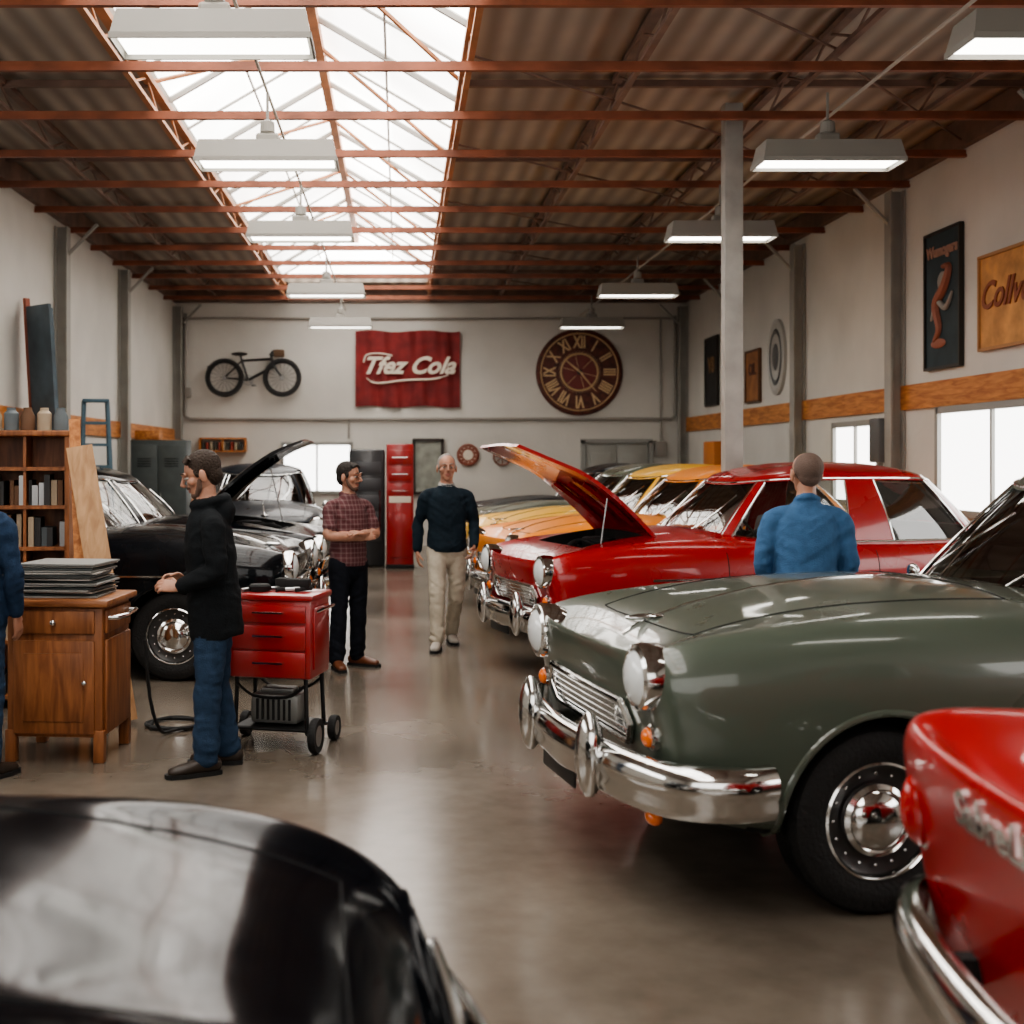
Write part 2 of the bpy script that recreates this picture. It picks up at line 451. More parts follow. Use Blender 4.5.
        for k in (0,14): hp.grid([[r[k] for r in rows],[r[k] for r in rows2]])
        for yy in (-.3,0,.3):
            hp.tube([(X(s),yy,tz(X(s),yy)-.03) for s in (hs0+.1,.6,.75,hs1-.1)],.02,6)
        hin=V((X(hs1),0,tz(X(hs1),0)))
        A=rad(-var.get('ang',52))
        M=Matrix.Translation(hin)@Matrix.Rotation(A,4,'Y')@Matrix.Translation(-hin)
        for i in range(len(hp.v)): hp.v[i]=tuple(M@V(hp.v[i]))
        out.append(('bonnet',hp.mesh('bn',[PAINT]),None))
        en=MB()
        ex=X((hs0+hs1)/2); q_=(hs1-hs0)/1.08
        en.rbox((ex,0,.72),(.6*q_,.26,.3),.03); en.rbox((ex,0,.95),(.52*q_,.15,.12),.04,1); en.lathe([(0.01,0),(.12,0),(.13,.03),(.13,.09),(.11,.1),(0.01,.1)],24,2,Matrix.Translation((ex-.05,.12,.98)))
        en.rbox((ex-.22*q_,-.32,.85),(.2,.18,.2),.02,2); en.rbox((ex+.33*q_,0,.86),(.07,.7,.3),.02,2)
        for q in range(4):
            en.tube(catmull([(ex+.2*q_-.1*q*q_,.08,.99),(ex+.18*q_-.1*q*q_,.2,1.06),(ex-.15,.32,.92)],4),.01,6,2)
        en.tube(catmull([(ex+.3*q_,.1,1.0),(ex+.15*q_,.05,1.04),(ex-.1,-.1,1.0)],4),.025,8,2)
        en.tube([(X(hs0+.25),.5,1.0),(M@V((X(hs0+.25),.5,1.0)))],.006,6,0)
        out.append(('engine',en.mesh('en',[STEEL,ENGINE,DARK]),None))
    if var.get('fin'):
        tm=textmesh('SabreLine',.12,.4,.004,.003)
        for v in tm.vertices:
            u,vv,w_=v.co; y=.14-u; z=.90+vv; v.co=V((bx(y,z)-.004-w_,y,z))
        tm.materials.clear(); tm.materials.append(CHROME)
        bm=bmesh.new(); bm.from_mesh(tm); bmesh.ops.recalc_face_normals(bm,faces=bm.faces); bm.to_mesh(tm); bm.free()
        out.append(('rear_script_badge',tm,None))
    wh=MB()
    wh.lathe([(.20,-.095),(.29,-.10),(.325,-.085),(.341,-.05),(.343,0),(.341,.05),(.325,.085),(.29,.10),(.25,.098),(.215,.085)],48,0)
    for h in (-.04,-.015,.015,.04): wh.lathe([(.346,h-.008),(.346,h+.008)],48,0)
    wh.lathe([(.215,.085),(.212,.06),(.19,.045),(.12,.04),(.01,.04)],48,2)
    wh.lathe([(.215,.088),(.207,.093),(.201,.085),(.197,.07),(.196,.06)],48,1)
    wh.lathe([(.135,.05),(.132,.07),(.115,.080),(.108,.076),(.09,.094),(.05,.106),(.001,.110)],48,1)
    for i in range(16):
        a=2*pi*i/16; wh.ball((.167*math.cos(a),.167*math.sin(a),.05),(.007,.007,.006),1,8,5)
    wh.lathe([(.0,-.06),(.2,-.06)],32,2)
    wm=wh.mesh('wheel',[RUBBER,CHROME,mat('wheel_steel',(.08,.08,.08),.35,.6)])
    k=1
    for s in (sf,sr):
        for sg in (1,-1):
            out.append((f'wheel_{k}',wm,Matrix.Translation((X(s),sg*.725,.343))@Matrix.Rotation(-sg*pi/2,4,'X'))); k+=1
    return out

PF=[0,0,.03,.07,.07,.04,0,-.03,-.05]
stA=[(0,.72,.80,.96,.42),(.05,.79,.88,1.00,.36),(.24,.84,1.01,1.045,.28),(.8,.86,1.14,1.075,.23),(1.4,.87,1.16,1.06,.23),(2.2,.88,1.08,1.06,.23),(3.0,.88,1.08,1.05,.23),(3.7,.87,1.08,1.03,.24),(4.1,.83,1.02,.99,.28),(4.35,.78,.93,.93,.34),(4.42,.68,.78,.82,.42)]
base=dict(L=4.42,W=1.74,st=stA,pf=PF,pr=[0]*9,wf=.83,wr=3.45,cab=(1.42,1.95,3.2,3.78),zr=1.55,hl=(.635,.86))
CA=build_car(base)
CH=build_car(dict(base,open=True,ang=48,hs1=1.2,ext=.25))
CR=build_car(dict(base,open=True,ang=50,hs1=.92,ext=.50,cab=(1.22,1.78,3.42,3.98),zr=1.58))
CG=build_car(dict(base,cab=(1.60,2.22,3.4,3.92),zr=1.60,strip=False,wf=.80))
stB=[(0,.66,.70,.76,.42),(.10,.76,.80,.90,.36),(.36,.83,.94,1.02,.28),(.85,.86,1.04,1.08,.23)]+stA[4:]
CB=build_car(dict(base,st=stB,pf=[0,0,.0,.02,.02,.0,0,-.03,-.05],plain=True,strip=False,hl=(.60,.72)))
stT=[(0,.73,.84,.97,.42),(.05,.79,.90,1.0,.36),(.22,.84,1.0,1.02,.28),(.8,.86,1.05,1.02,.23),(1.4,.87,1.07,1.02,.23),(2.2,.88,1.02,1.02,.23),(2.9,.88,1.0,1.03,.23),(3.5,.88,.99,1.05,.24),(3.95,.87,.98,1.07,.28),(4.12,.85,.95,1.08,.33),(4.17,.80,.88,1.02,.38)]
CT=build_car(dict(base,L=4.17,st=stT,pr=[0,0,0,-.08,-.08,-.03,.03,.05,.05],wr=3.2,cab=(1.38,1.85,2.85,3.35),fin=True,strip=False))

def place_car(kind,name,loc,rz,pm,sc=1):
    e=empty(name,loc,rz,sc)
    for nm,me,M in kind:
        if any(m is PAINT for m in me.materials):
            me=me.copy()
            for i,m in enumerate(me.materials):
                if m is PAINT: me.materials[i]=pm
        link(me,nm,e,M)
    return e
PGREEN=paint('paint_sage_green',(.078,.096,.074),.30,.8)
PRED=paint('paint_deep_red',(.33,.007,.009),.28,.55)
PRED2=paint('paint_cherry_red',(.36,.008,.009),.3,.6)
PBLACK=paint('paint_black',(.004,.005,.007),.25,.5,.25,1.3)
PBLACK2=paint('paint_soft_black',(.003,.004,.006),.12,coat=.08,spec=.5,ior=1.22)
PNAVY=paint('paint_dark_grey',(.012,.015,.02),.3,.3,.25,1.35)
PORANGE=paint('paint_orange',(.85,.27,.02),.4,.35)
PAMBER=paint('paint_yellow',(.90,.50,.05),.4,.35)
POLIVE=paint('paint_pale_green',(.14,.16,.115),.3)
place_car(CG,'vintage_car',(3.04,5.66,0),pi+rad(10),PGREEN,1.02)
place_car(CR,'vintage_car',(3.07,10.3,0),pi+rad(14),PRED)
place_car(CT,'vintage_car',(3.39,2.38,0),rad(-2),PRED2)
place_car(CB,'vintage_car',(-1.78,2.24,0),rad(4),PBLACK2,.845)
place_car(CA,'vintage_car',(-3.05,10.35,0),rad(-3),PBLACK)
place_car(CH,'vintage_car',(-2.95,12.35,0),rad(-3),PBLACK)
place_car(CA,'vintage_car',(-1.95,17.4,0),rad(-82),PNAVY)
place_car(CA,'vintage_car',(3.1,12.75,0),pi+rad(12),PORANGE)
place_car(CA,'vintage_car',(3.1,14.85,0),pi+rad(12),PAMBER)
place_car(CA,'vintage_car',(3.1,16.95,0),pi+rad(12),POLIVE)
place_car(CA,'vintage_car',(3.1,19.1,0),pi+rad(12),PNAVY)

# ------------------------------------------------------------------ ROOM
XL,XR,YB,YF=-4.41,5.59,24.5,-4.0
XLA=-6.3; YJ=13.4; ZD=5.05
wallm=mat('wall_plaster',(.62,.60,.555),.8,var=.10,scale=.9,bump=.12,bscale=14)
def floormat():
    m=bpy.data.materials.new('polished_concrete'); m.use_nodes=True; nt=m.node_tree; b=nt.nodes['Principled BSDF']
    tc=nt.nodes.new('ShaderNodeTexCoord')
    n=nt.nodes.new('ShaderNodeTexNoise'); n.inputs['Scale'].default_value=.6; n.inputs['Detail'].default_value=7; n.inputs['Roughness'].default_value=.55
    n2=nt.nodes.new('ShaderNodeTexNoise'); n2.inputs['Scale'].default_value=7; n2.inputs['Detail'].default_value=8
    r=nt.nodes.new('ShaderNodeValToRGB'); e=r.color_ramp.elements
    e[0].position=.3; e[0].color=(.092,.074,.057,1); e[1].position=.72; e[1].color=(.215,.182,.147,1)
    mx=nt.nodes.new('ShaderNodeMix'); mx.data_type='FLOAT'; mx.inputs[0].default_value=.25
    nt.links.new(tc.outputs['Object'],n.inputs['Vector']); nt.links.new(tc.outputs['Object'],n2.inputs['Vector'])
    nt.links.new(n.outputs['Fac'],mx.inputs[2]); nt.links.new(n2.outputs['Fac'],mx.inputs[3])
    nt.links.new(mx.outputs[0],r.inputs['Fac']); nt.links.new(r.outputs['Color'],b.inputs['Base Color'])
    mr=nt.nodes.new('ShaderNodeMapRange'); mr.inputs['From Min'].default_value=.3; mr.inputs['From Max'].default_value=.7
    mr.inputs['To Min'].default_value=.15; mr.inputs['To Max'].default_value=.25
    nt.links.new(n.outputs['Fac'],mr.inputs['Value']); nt.links.new(mr.outputs[0],b.inputs['Roughness'])
    return m
def boxobj(name,x0,x1,y0,y1,z0,z1,m,parent=None):
    b=MB(); b.box(((x0+x1)/2,(y0+y1)/2,(z0+z1)/2),(x1-x0,y1-y0,z1-z0)); return b.obj(name,[m],parent,0)
boxobj('floor',XLA-.2,XR+.2,YF-.2,YB+.2,-.1,0,floormat())
boxobj('wall_back',XL-.2,XR+.2,YB,YB+.2,0,ZD,wallm)
boxobj('wall_right',XR,XR+.2,YF,YB,0,ZD,wallm)
boxobj('wall_left',XL-.2,XL,YJ,YB,0,ZD,wallm)
boxobj('wall_left_return',XLA,XL-.2,YJ,YJ+.2,0,ZD,wallm)
boxobj('wall_left_bay',XLA-.2,XLA,YF,YJ+.2,0,ZD,wallm)
boxobj('wall_front',XLA-.2,XR+.2,YF-.2,YF,0,ZD,wallm)
def deckmat():
    m=bpy.data.materials.new('corrugated_deck'); m.use_nodes=True; nt=m.node_tree; b=nt.nodes['Principled BSDF']
    tc=nt.nodes.new('ShaderNodeTexCoord'); w=nt.nodes.new('ShaderNodeTexWave'); w.bands_direction='X'; w.inputs['Scale'].default_value=1.3
    nt.links.new(tc.outputs['Object'],w.inputs['Vector'])
    r=nt.nodes.new('ShaderNodeValToRGB'); r.color_ramp.elements[0].color=(.24,.20,.165,1); r.color_ramp.elements[1].color=(.52,.445,.37,1)
    n=nt.nodes.new('ShaderNodeTexNoise'); n.inputs['Scale'].default_value=1.2; nt.links.new(tc.outputs['Object'],n.inputs['Vector'])
    mx=nt.nodes.new('ShaderNodeMath'); mx.operation='MULTIPLY'; nt.links.new(w.outputs['Fac'],mx.inputs[0]); nt.links.new(n.outputs['Fac'],mx.inputs[1])
    nt.links.new(mx.outputs[0],r.inputs['Fac']); nt.links.new(r.outputs['Color'],b.inputs['Base Color'])
    bp=nt.nodes.new('ShaderNodeBump'); bp.inputs['Distance'].default_value=.015; nt.links.new(w.outputs['Fac'],bp.inputs['Height']); nt.links.new(bp.outputs[0],b.inputs['Normal'])
    b.inputs['Roughness'].default_value=.6
    return m
dm=deckmat()
SX0,SX1,SY0,SY1=-2.2,.55,-2.5,23.7
ce=MB()
for x0,x1,y0,y1 in ((XLA-.2,SX0,YF-.2,YB+.2),(SX1,XR+.2,YF-.2,YB+.2),(SX0,SX1,SY1,YB+.2),(SX0,SX1,YF-.2,SY0)):
    ce.box(((x0+x1)/2,(y0+y1)/2,ZD+.05),(x1-x0,y1-y0,.1))
ce.obj('ceiling',[dm],None,0)
RUST=mat('rusted_red_steel',(.25,.082,.042),.5,.1,var=.45,scale=3)
RUSTL=mat('orange_primer_steel',(.42,.18,.08),.5,.1,var=.35,scale=3)
BROWN=mat('brown_steel',(.21,.135,.105),.6,.1,var=.35,scale=3)
GREYS=mat('grey_painted_steel',(.33,.32,.29),.55,var=.15,scale=3)
pu=MB()
y=-2.72
while y<YB-.2:
    xc,ww=((XLA+XR)/2,XR-XLA) if y<YJ else ((XL+XR)/2,XR-XL)
    pu.box((xc,y,4.685),(ww,.05,.03)); pu.box((xc,y,4.72),(ww,.015,.05))
    y+=1.37
pu.obj('ceiling_purlins',[RUST],None,0)
tr=MB()
def truss(x,m,zt=5.0,zb=4.80,y0=YF,y1=YB-.05,step=.55):
    tr.box((x,(y0+y1)/2,zt),(.08,y1-y0,.05),m); tr.box((x,(y0+y1)/2,zb),(.05,y1-y0,.035),m)
    y=y0;k=0
    while y+step<y1:
        a=(x,y,zb) if k%2==0 else (x,y,zt); b=(x,y+step,zt) if k%2==0 else (x,y+step,zb)
        tr.tube([a,b],.012,5,m); y+=step;k+=1
truss(SX0,1); truss(SX1,1)
for x in (-3.5,1.9,3.35,4.7): truss(x,0)
truss(-5,0,y1=YJ)
for y in [YF+1.3+2.74*i for i in range(10)]:
    if y<YB-.3:
        tr.box(((SX1+XR)/2,y,4.99),(XR-SX1,.05,.06),0); tr.box(((XL+SX0)/2,y,4.99),(SX0-XL,.05,.06),0)
for i in range(8):
    y=1.5+2.74*i
    tr.tube([(SX1,y,4.83),(3.35,y+2.6,4.83)],.012,5,0)
    tr.tube([(3.35,y,4.83),(XR-.05,y+2.6,4.83)],.012,5,0)
tr.obj('roof_trusses',[BROWN,RUSTL],None,0)
fa=MB()
fa.box(((XL+XR)/2,YB-.04,4.90),(XR-XL,.08,.28)); fa.box((XR-.04,(YF+YB)/2,4.90),(.08,YB-YF,.28)); fa.box((XL+.04,(YJ+YB)/2,4.90),(.08,YB-YJ,.28))
fa.obj('trim_eaves_beam',[BROWN],None,0)
SKYS=4.9
SKY=mat('skylight_glazing',(.9,.93,.95),.5,emit=SKYS,ecol=(1.0,.965,.905))
def skymat():
    nt=SKY.node_tree; b=nt.nodes['Principled BSDF']
    tc=nt.nodes.new('ShaderNodeTexCoord'); n=nt.nodes.new('ShaderNodeTexNoise'); n.inputs['Scale'].default_value=.45
    nt.links.new(tc.outputs['Object'],n.inputs['Vector'])
    mr=nt.nodes.new('ShaderNodeMapRange'); mr.inputs['From Min'].default_value=.3; mr.inputs['From Max'].default_value=.7
    mr.inputs['To Min'].default_value=SKYS*.6; mr.inputs['To Max'].default_value=SKYS*1.4
    nt.links.new(n.outputs['Fac'],mr.inputs['Value']); nt.links.new(mr.outputs[0],b.inputs['Emission Strength'])
skymat()
RX_,RZ_=-.82,5.95
esk=empty('window_skylight',(0,0,0))
sk=MB()
sk.add([(SX0,SY0,ZD+.1),(SX0,SY1,ZD+.1),(RX_,SY1,RZ_),(RX_,SY0,RZ_),(SX1,SY0,ZD+.1),(SX1,SY1,ZD+.1)],[(0,1,2,3),(3,2,5,4),(1,5,2),(0,3,4)])
sk.obj('glazing',[SKY],esk,0)
sb=MB()
y=SY0;k=0
while y<=SY1:
    r=.034 if k%2==0 else .016
    for x0 in (SX0,SX1): sb.tube([(x0,y,ZD+.06),(RX_,y,RZ_-.04)],r,5,0)
    y+=1.03;k+=1
for f in (.5,):
    for x0 in (SX0,SX1):
        x=x0+(RX_-x0)*f; z=ZD+.06+(RZ_-.04-ZD-.06)*f; sb.tube([(x,SY0,z),(x,SY1,z)],.014,5,0)
sb.box((RX_,(SY0+SY1)/2,RZ_-.09),(.09,SY1-SY0,.12),1)
k=0;y=SY0
while y+2.74<SY1:
    sb.tube([(SX0,y,ZD+.02),(RX_,y+1.37,RZ_-.1)],.022,5,1); sb.tube([(RX_,y+1.37,RZ_-.1),(SX1,y+2.74,ZD+.02)],.022,5,1)
    y+=2.74
sb.obj('glazing_bars',[mat('white_glazing_bar',(.36,.345,.32),.5),RUSTL],esk,0)

cb=MB()
cb.rbox((3.06,11.52,2.48),(.17,.15,4.95),.012); cb.rbox((3.06,11.52,.02),(.3,.3,.04),.01)
cb.obj('support_column',[mat('column_paint',(.38,.37,.34),.55,var=.2,scale=4)],None)
def wallcol(x,y,sx):
    b=MB(); b.box((x,y,2.33),(.14,.03,4.66)); b.box((x-.07*sx+0,y,2.33),(.02,.18,4.66)); b.box((x+.07*sx,y,2.33),(.02,.18,4.66))
    b.tube([(x-.06*sx,y,4.3),(x-.45*sx,y,4.7)],.025,6)
    b.obj('wall_column',[GREYS],None,0)
for y in (10.2,13.9,17.3,20.8,24.3): wallcol(XR-.09,y,1)
for y in (16,19.6,24.3): wallcol(XL+.09,y,-1)
OW=wood('orange_wood',(.34,.115,.03),(.62,.27,.085),.5,(8,1,8))
boxobj('trim_wood_right',XR-.035,XR,YF,YB,2.23,2.50,OW)
boxobj('trim_wood_left',XL,XL+.035,YJ,YB,2.03,2.28,OW)
WIN=mat('daylight_window',(.9,.93,.95),.4,emit=4.0,ecol=(1,.985,.95))
ADDGLOW=mat('added_window_glow',(.9,.93,.95),.4,emit=2.0,ecol=(1,.97,.93))  # emission for the added window behind the camera
FR=mat('window_frame_grey',(.3,.3,.28),.5)
def window_r(name,y0,y1,z0,z1,nv=2,nh=1,x=XR,sg=-1):
    e=empty(name,(x,(y0+y1)/2,(z0+z1)/2))
    b=MB(); w=y1-y0;h=z1-z0
    b.box((sg*.012,0,0),(.01,w,h)); b.obj('glazing',[WIN],e,0)
    f=MB()
    for s in(-1,1):
        f.box((sg*.03,s*w/2,0),(.06,.07,h+.07)); f.box((sg*.03,0,s*h/2),(.06,w,.07))
    for i in range(1,nv): f.box((sg*.025,-w/2+w*i/nv,0),(.05,.04,h))
    for i in range(1,nh): f.box((sg*.025,0,-h/2+h*i/nh),(.05,w,.03))
    f.obj('frame',[FR],e,0)
window_r('window_1',10.55,12.9,1.15,2.19,2,1)
window_r('window_2',14.5,16.0,1.15,2.12,2,1)
window_r('window_3',6.2,9.6,1.15,2.19,3,1)
window_r('window_4',1.0,5.2,1.15,2.19,4,1)
window_r('window_5',2,9,2.4,3.9,6,2,XLA,1)
def window_b(name,x0,x1,z0,z1,y,sg,nv=2,nh=1,m=WIN):
    e=empty(name,((x0+x1)/2,y,(z0+z1)/2)); w=x1-x0;h=z1-z0
    b=MB(); b.box((0,sg*.012,0),(w,.01,h)); b.obj('glazing',[m],e,0)
    f=MB()
    for s in(-1,1):
        f.box((s*w/2,sg*.03,0),(.06,.06,h+.06)); f.box((0,sg*.03,s*h/2),(w,.06,.06))
    for i in range(1,nv): f.box((-w/2+w*i/nv,sg*.025,0),(.035,.05,h))
    for i in range(1,nh): f.box((0,sg*.025,-h/2+h*i/nh),(w,.05,.03))
    f.obj('frame',[FR],e,0)
window_b('window_6',-2.3,-.95,1.05,2.0,YB,-1,2)
window_b('added_glow_window',-4.5,4.5,1.2,4.2,YF,1,6,3,ADDGLOW)  # unseen glowing window, added behind the camera to reflect in the car paint
e=empty('door_1',(4.24,YB,0))
b=MB()
for s in(-1,1):
    b.rbox((s*.31,-.03,1.0),(.6,.05,1.98),.01); b.rbox((s*.31,-.06,1.45),(.42,.02,.75),.008); b.rbox((s*.31,-.06,.5),(.42,.02,.7),.008)
b.obj('leaves',[mat('door_grey',(.34,.34,.31),.5)],e)
b=MB()
for s in(-1,1): b.box((s*.66,-.05,1.02),(.08,.1,2.08))
b.box((0,-.05,2.05),(1.4,.1,.08)); b.tube([(.06,-.08,1.0),(.06,-.13,1.0),(.14,-.13,1.0)],.012,6); b.obj('frame',[FR],e,0)
cd=MB()
yy=YB-.05
cd.tube([(-4.2,yy,4.55),(-4.2,yy,2.55),(-4.1,yy,2.48),(5.3,yy,2.48),(5.38,yy,2.55),(5.38,yy,4.5)],.03,8)
cd.tube([(-4.25,yy,4.45),(5.4,yy,4.45)],.022,8)
cd.tube([(5.1,yy,4.45),(5.1,yy,2.0)],.02,8); cd.tube([(-1.0,yy,2.48),(-1.0,yy,2.1)],.018,8)
cd.rbox((5.1,yy,1.9),(.2,.1,.3),.01); cd.rbox((-4.15,yy,3.0),(.12,.08,.2),.01)
cd.obj('wall_conduit',[mat('conduit_grey',(.30,.28,.25),.5)],None)
cc=MB(); cc.tube([(3.52,YF+.1,4.5),(3.52,YB-.1,4.5)],.014,6); cc.tube([(-1.06,YF+.1,4.62),(-1.06,YB-.1,4.62)],.012,6)
cc.obj('ceiling_conduit',[mat('conduit_pale',(.42,.39,.34),.5)],None)

LE=mat('lamp_diffuser',(1,1,.97),.4,emit=7,ecol=(1,.96,.88))
LW=mat('lamp_housing',(.26,.25,.225),.5)
def lamp(x,y):
    e=empty('hanging_lamp',(x,y,4.06))
    b=MB(); w=.56;l=.19
    vs=[(-w,-l,0),(w,-l,0),(w,l,0),(-w,l,0),(-w+.03,-l+.04,.15),(w-.03,-l+.04,.15),(w-.03,l-.04,.15),(-w+.03,l-.04,.15)]
    b.add(vs,[(4,5,6,7),(0,1,5,4),(1,2,6,5),(2,3,7,6),(3,0,4,7)])
    for s in(-1,1): b.box((0,s*l,-.012),(2*w,.012,.035)); b.box((s*w,0,-.012),(.012,2*l,.035))
    b.rbox((0,0,.18),(.18,.10,.10),.02); b.lathe([(.02,.34),(.055,.32),(.06,.24),(.04,.22)],16)
    b.tube([(0,0,.2),(0,0,.56)],.012,6)
    b.obj('housing',[LW],e,0)
    g=MB(); g.box((0,0,.004),(2*w-.06,2*l-.05,.02)); g.obj('diffuser',[LE],e,0)
for y in(3.4,7.15,10,13.35,18,22.3):
    lamp(-1.06,y); lamp(3.42 if y!=7.15 else 3.76,y)

# ------------------------------------------------------------------ wall decor
RB=(pi/2,0,0); RR=(pi/2,0,-pi/2)
WT=mat('cream_lettering',(.70,.62,.52),.6)
e=empty('cola_banner',(.15,YB-.04,3.46))
b=MB(); rows=[]
for i in range(13):
    z=-.74+1.48*i/12
    rows.append([V((-1.02+2.04*j/40,-.02-.028*math.sin(j*.55+i*.3)-.015*math.sin(j*1.3),z+.018*math.sin(j*.3))) for j in range(41)])
b.grid(rows); rows2=[[p+V((0,.012,0)) for p in r] for r in rows]; b.grid(rows2)
b.obj('cloth',[mat('banner_red',(.22,.022,.022),.75,var=.4,scale=3)],e)
text('lettering','Tfez Cola',.46,(0,-.075,.05),RB,WT,e,shear=.45,offset=.014)
b=MB(); b.tube(catmull([(-.80,-.07,-.18),(-.6,-.07,-.28),(0,-.07,-.22),(.5,-.07,-.2),(.80,-.07,-.12)],6),[.01]*4+[.022]*17+[.01]*4,6)
b.tube(catmull([(-.86,-.07,.12),(-.8,-.07,.27),(-.55,-.07,.30),(-.3,-.07,.26)],6),.016,6); b.obj('swoosh',[WT],e)
e=empty('roman_wall_clock',(3.51,YB,3.40))
RBm=Matrix.Rotation(pi/2,4,'X')
CW=wood('clock_wood',(.055,.013,.008),(.15,.035,.018),.5,(3,3,3)); GO=mat('aged_gold',(.66,.46,.26),.45,.1)
b=MB(); b.lathe([(.01,.0),(.84,0),(.85,.04),(.82,.08),(.78,.085),(.76,.06),(.01,.06)],64,0,RBm); b.lathe([(.38,.065),(.36,.085),(.34,.065)],48,1,RBm)
b.lathe([(.77,.07),(.755,.085),(.74,.07)],64,1,RBm)
b.lathe([(.33,.063),(.01,.063)],48,2,RBm)
for i in range(6):
    a=pi/2-2*pi*i/6; b.tube([(0+.34*math.cos(a+pi/12),-.07,.34*math.sin(a+pi/12)),(.1*math.cos(a+pi/12),-.07,.1*math.sin(a+pi/12))],.006,5,1)
for i in range(60):
    a=2*pi*i/60; b.box((.40*math.cos(a),-.068,.40*math.sin(a)),(.012,.01,.012),1)
for a,l,w in ((rad(140),.34,.028),(rad(-50),.50,.02)):
    b.tube([(-.08*math.cos(a),-.1,-.08*math.sin(a)),(l*math.cos(a),-.1,l*math.sin(a))],[w,w*.4],6,1)
b.lathe([(.05,.06),(.05,.11),(.01,.12)],20,3,RBm)
b.obj('face',[CW,GO,mat('clock_centre',(.17,.025,.018),.4),mat('hand_black',(.01,.01,.01),.4)],e)
for i,s in enumerate(['XII','I','II','III','IIII','V','VI','VII','VIII','IX','X','XI']):
    a=pi/2-2*pi*i/12
    t=text(f'numeral_{i+1}',s,.33,(0,0,0),(0,0,0),GO,e,offset=.010)
    t.matrix_local=Matrix.Translation((.575*math.cos(a),-.075,.575*math.sin(a)))@RBm@Matrix.Rotation(a-pi/2,4,'Z')@Matrix.Scale(.60,4,(1,0,0))
e=empty('bicycle',(-2.85,YB-.22,3.28))
b=MB(); BK=mat('bicycle_black',(.012,.012,.012),.4)
def circ(c,r,t,m=0,n=40): b.tube([(c[0]+r*math.cos(2*pi*i/n),c[1],c[2]+r*math.sin(2*pi*i/n)) for i in range(n)],t,6,m,closed=True)
wr_,wf_=(-.56,0,0),(.56,0,0)
for c in (wr_,wf_):
    circ(c,.335,.042); circ(c,.29,.012,0)
    for i in range(18):
        a=2*pi*i/18; b.tube([(c[0],c[1]+.02*(-1)**i,c[2]),(c[0]+.3*math.cos(a),c[1],c[2]+.3*math.sin(a))],.004,3,0)
    b.tube([(c[0],-.05,c[2]),(c[0],.05,c[2])],.04,8,1)
bb_=(-.1,0,-.05); st_=(-.22,0,.33); hd=(.36,0,.36); hb=(.40,0,.22)
for a,c_,r in ((bb_,st_,.026),(st_,hd,.026),(bb_,hb,.03),(wr_,bb_,.018),(wr_,st_,.017),(hd,hb,.028),(hb,wf_,.022),(st_,(-.25,0,.44),.02),(hd,(.34,0,.44),.02)):
    b.tube([a,c_],r,8)
b.ball((-.27,0,.46),(.16,.07,.04)); b.tube(catmull([(.34,-.2,.42),(.40,-.2,.5),(.34,0,.46),(.40,.15,.5),(.34,.15,.42)],4),.018,6)
circ(bb_,.09,.012,1,24); b.tube([(-.1,-.05,-.05),(.02,-.06,-.15)],.012,6,1); b.rbox((.02,-.09,-.16),(.09,.07,.02),.005); b.tube([(-.1,.05,-.05),(-.22,.06,.05)],.012,6,1)
b.rbox((.5,0,.47),(.2,.16,.14),.02,2)
b.tube([(-.6,-.01,.36),(-.9,-.01,.2)],.01,4)
for x in(-.3,.3): b.tube([(x,.2,.2),(x,0,.2)],.012,6,1)
b.obj('frame_and_wheels',[BK,STEEL,mat('wicker',(.12,.07,.04),.8)],e)
b=MB(); M=Matrix.Translation((1.33,YB-.02,1.78))@RBm
b.lathe([(.01,0),(.22,0),(.22,.04),(.19,.05),(.185,.035),(.01,.035)],40,0,M); b.lathe([(.10,.04),(.01,.04)],30,1,M)
for i in range(12):
    a=2*pi*i/12; b.box((1.33+.15*math.cos(a),YB-.06,1.78+.15*math.sin(a)),(.02,.01,.02),1)
b.obj('round_wall_sign',[mat('sign_brown',(.25,.08,.05),.5),WT],None)
b=MB()
for i in range(8):
    a=2*pi*i/8; b.tube([(2.0,YB-.06,1.75),(2.0+.15*math.cos(a),YB-.06,1.75+.15*math.sin(a))],.012,5)
b.tube([(2.0+.17*math.cos(2*pi*i/24),YB-.06,1.75+.17*math.sin(2*pi*i/24)) for i in range(24)],.02,6,closed=True); b.obj('spoked_wheel_ornament',[mat('rusty_iron',(.2,.08,.05),.6)],None)
e=empty('notice_board',(.55,YB,1.55)); b=MB(); b.box((0,-.03,0),(.55,.04,1.0)); b.obj('panel',[mat('board_sage',(.30,.31,.27),.6,var=.3,scale=6)],e,0)
b=MB()
for s in(-1,1): b.box((s*.28,-.05,0),(.06,.08,1.06)); b.box((0,-.05,s*.52),(.6,.08,.06))
b.obj('frame',[mat('dark_frame',(.04,.03,.025),.5)],e,0)
e=empty('wall_shelf',(-3.45,YB-.12,1.85)); b=MB(); b.box((0,0,0),(.9,.22,.03)); b.box((0,0,.25),(.9,.22,.03))
for s in(-1,0,1): b.box((s*.44,0,.12),(.03,.22,.25))
b.obj('boards',[OW],e,0); b=MB()
for i in range(10): b.box((-.38+.08*i,0,.10),(.05,.12,.14+.04*R.random()),i%3)
b.obj('tins',[mat('tin_dark',(.06,.06,.05),.5),mat('tin_red',(.3,.05,.03),.5),mat('tin_cream',(.4,.35,.25),.5)],e,0)
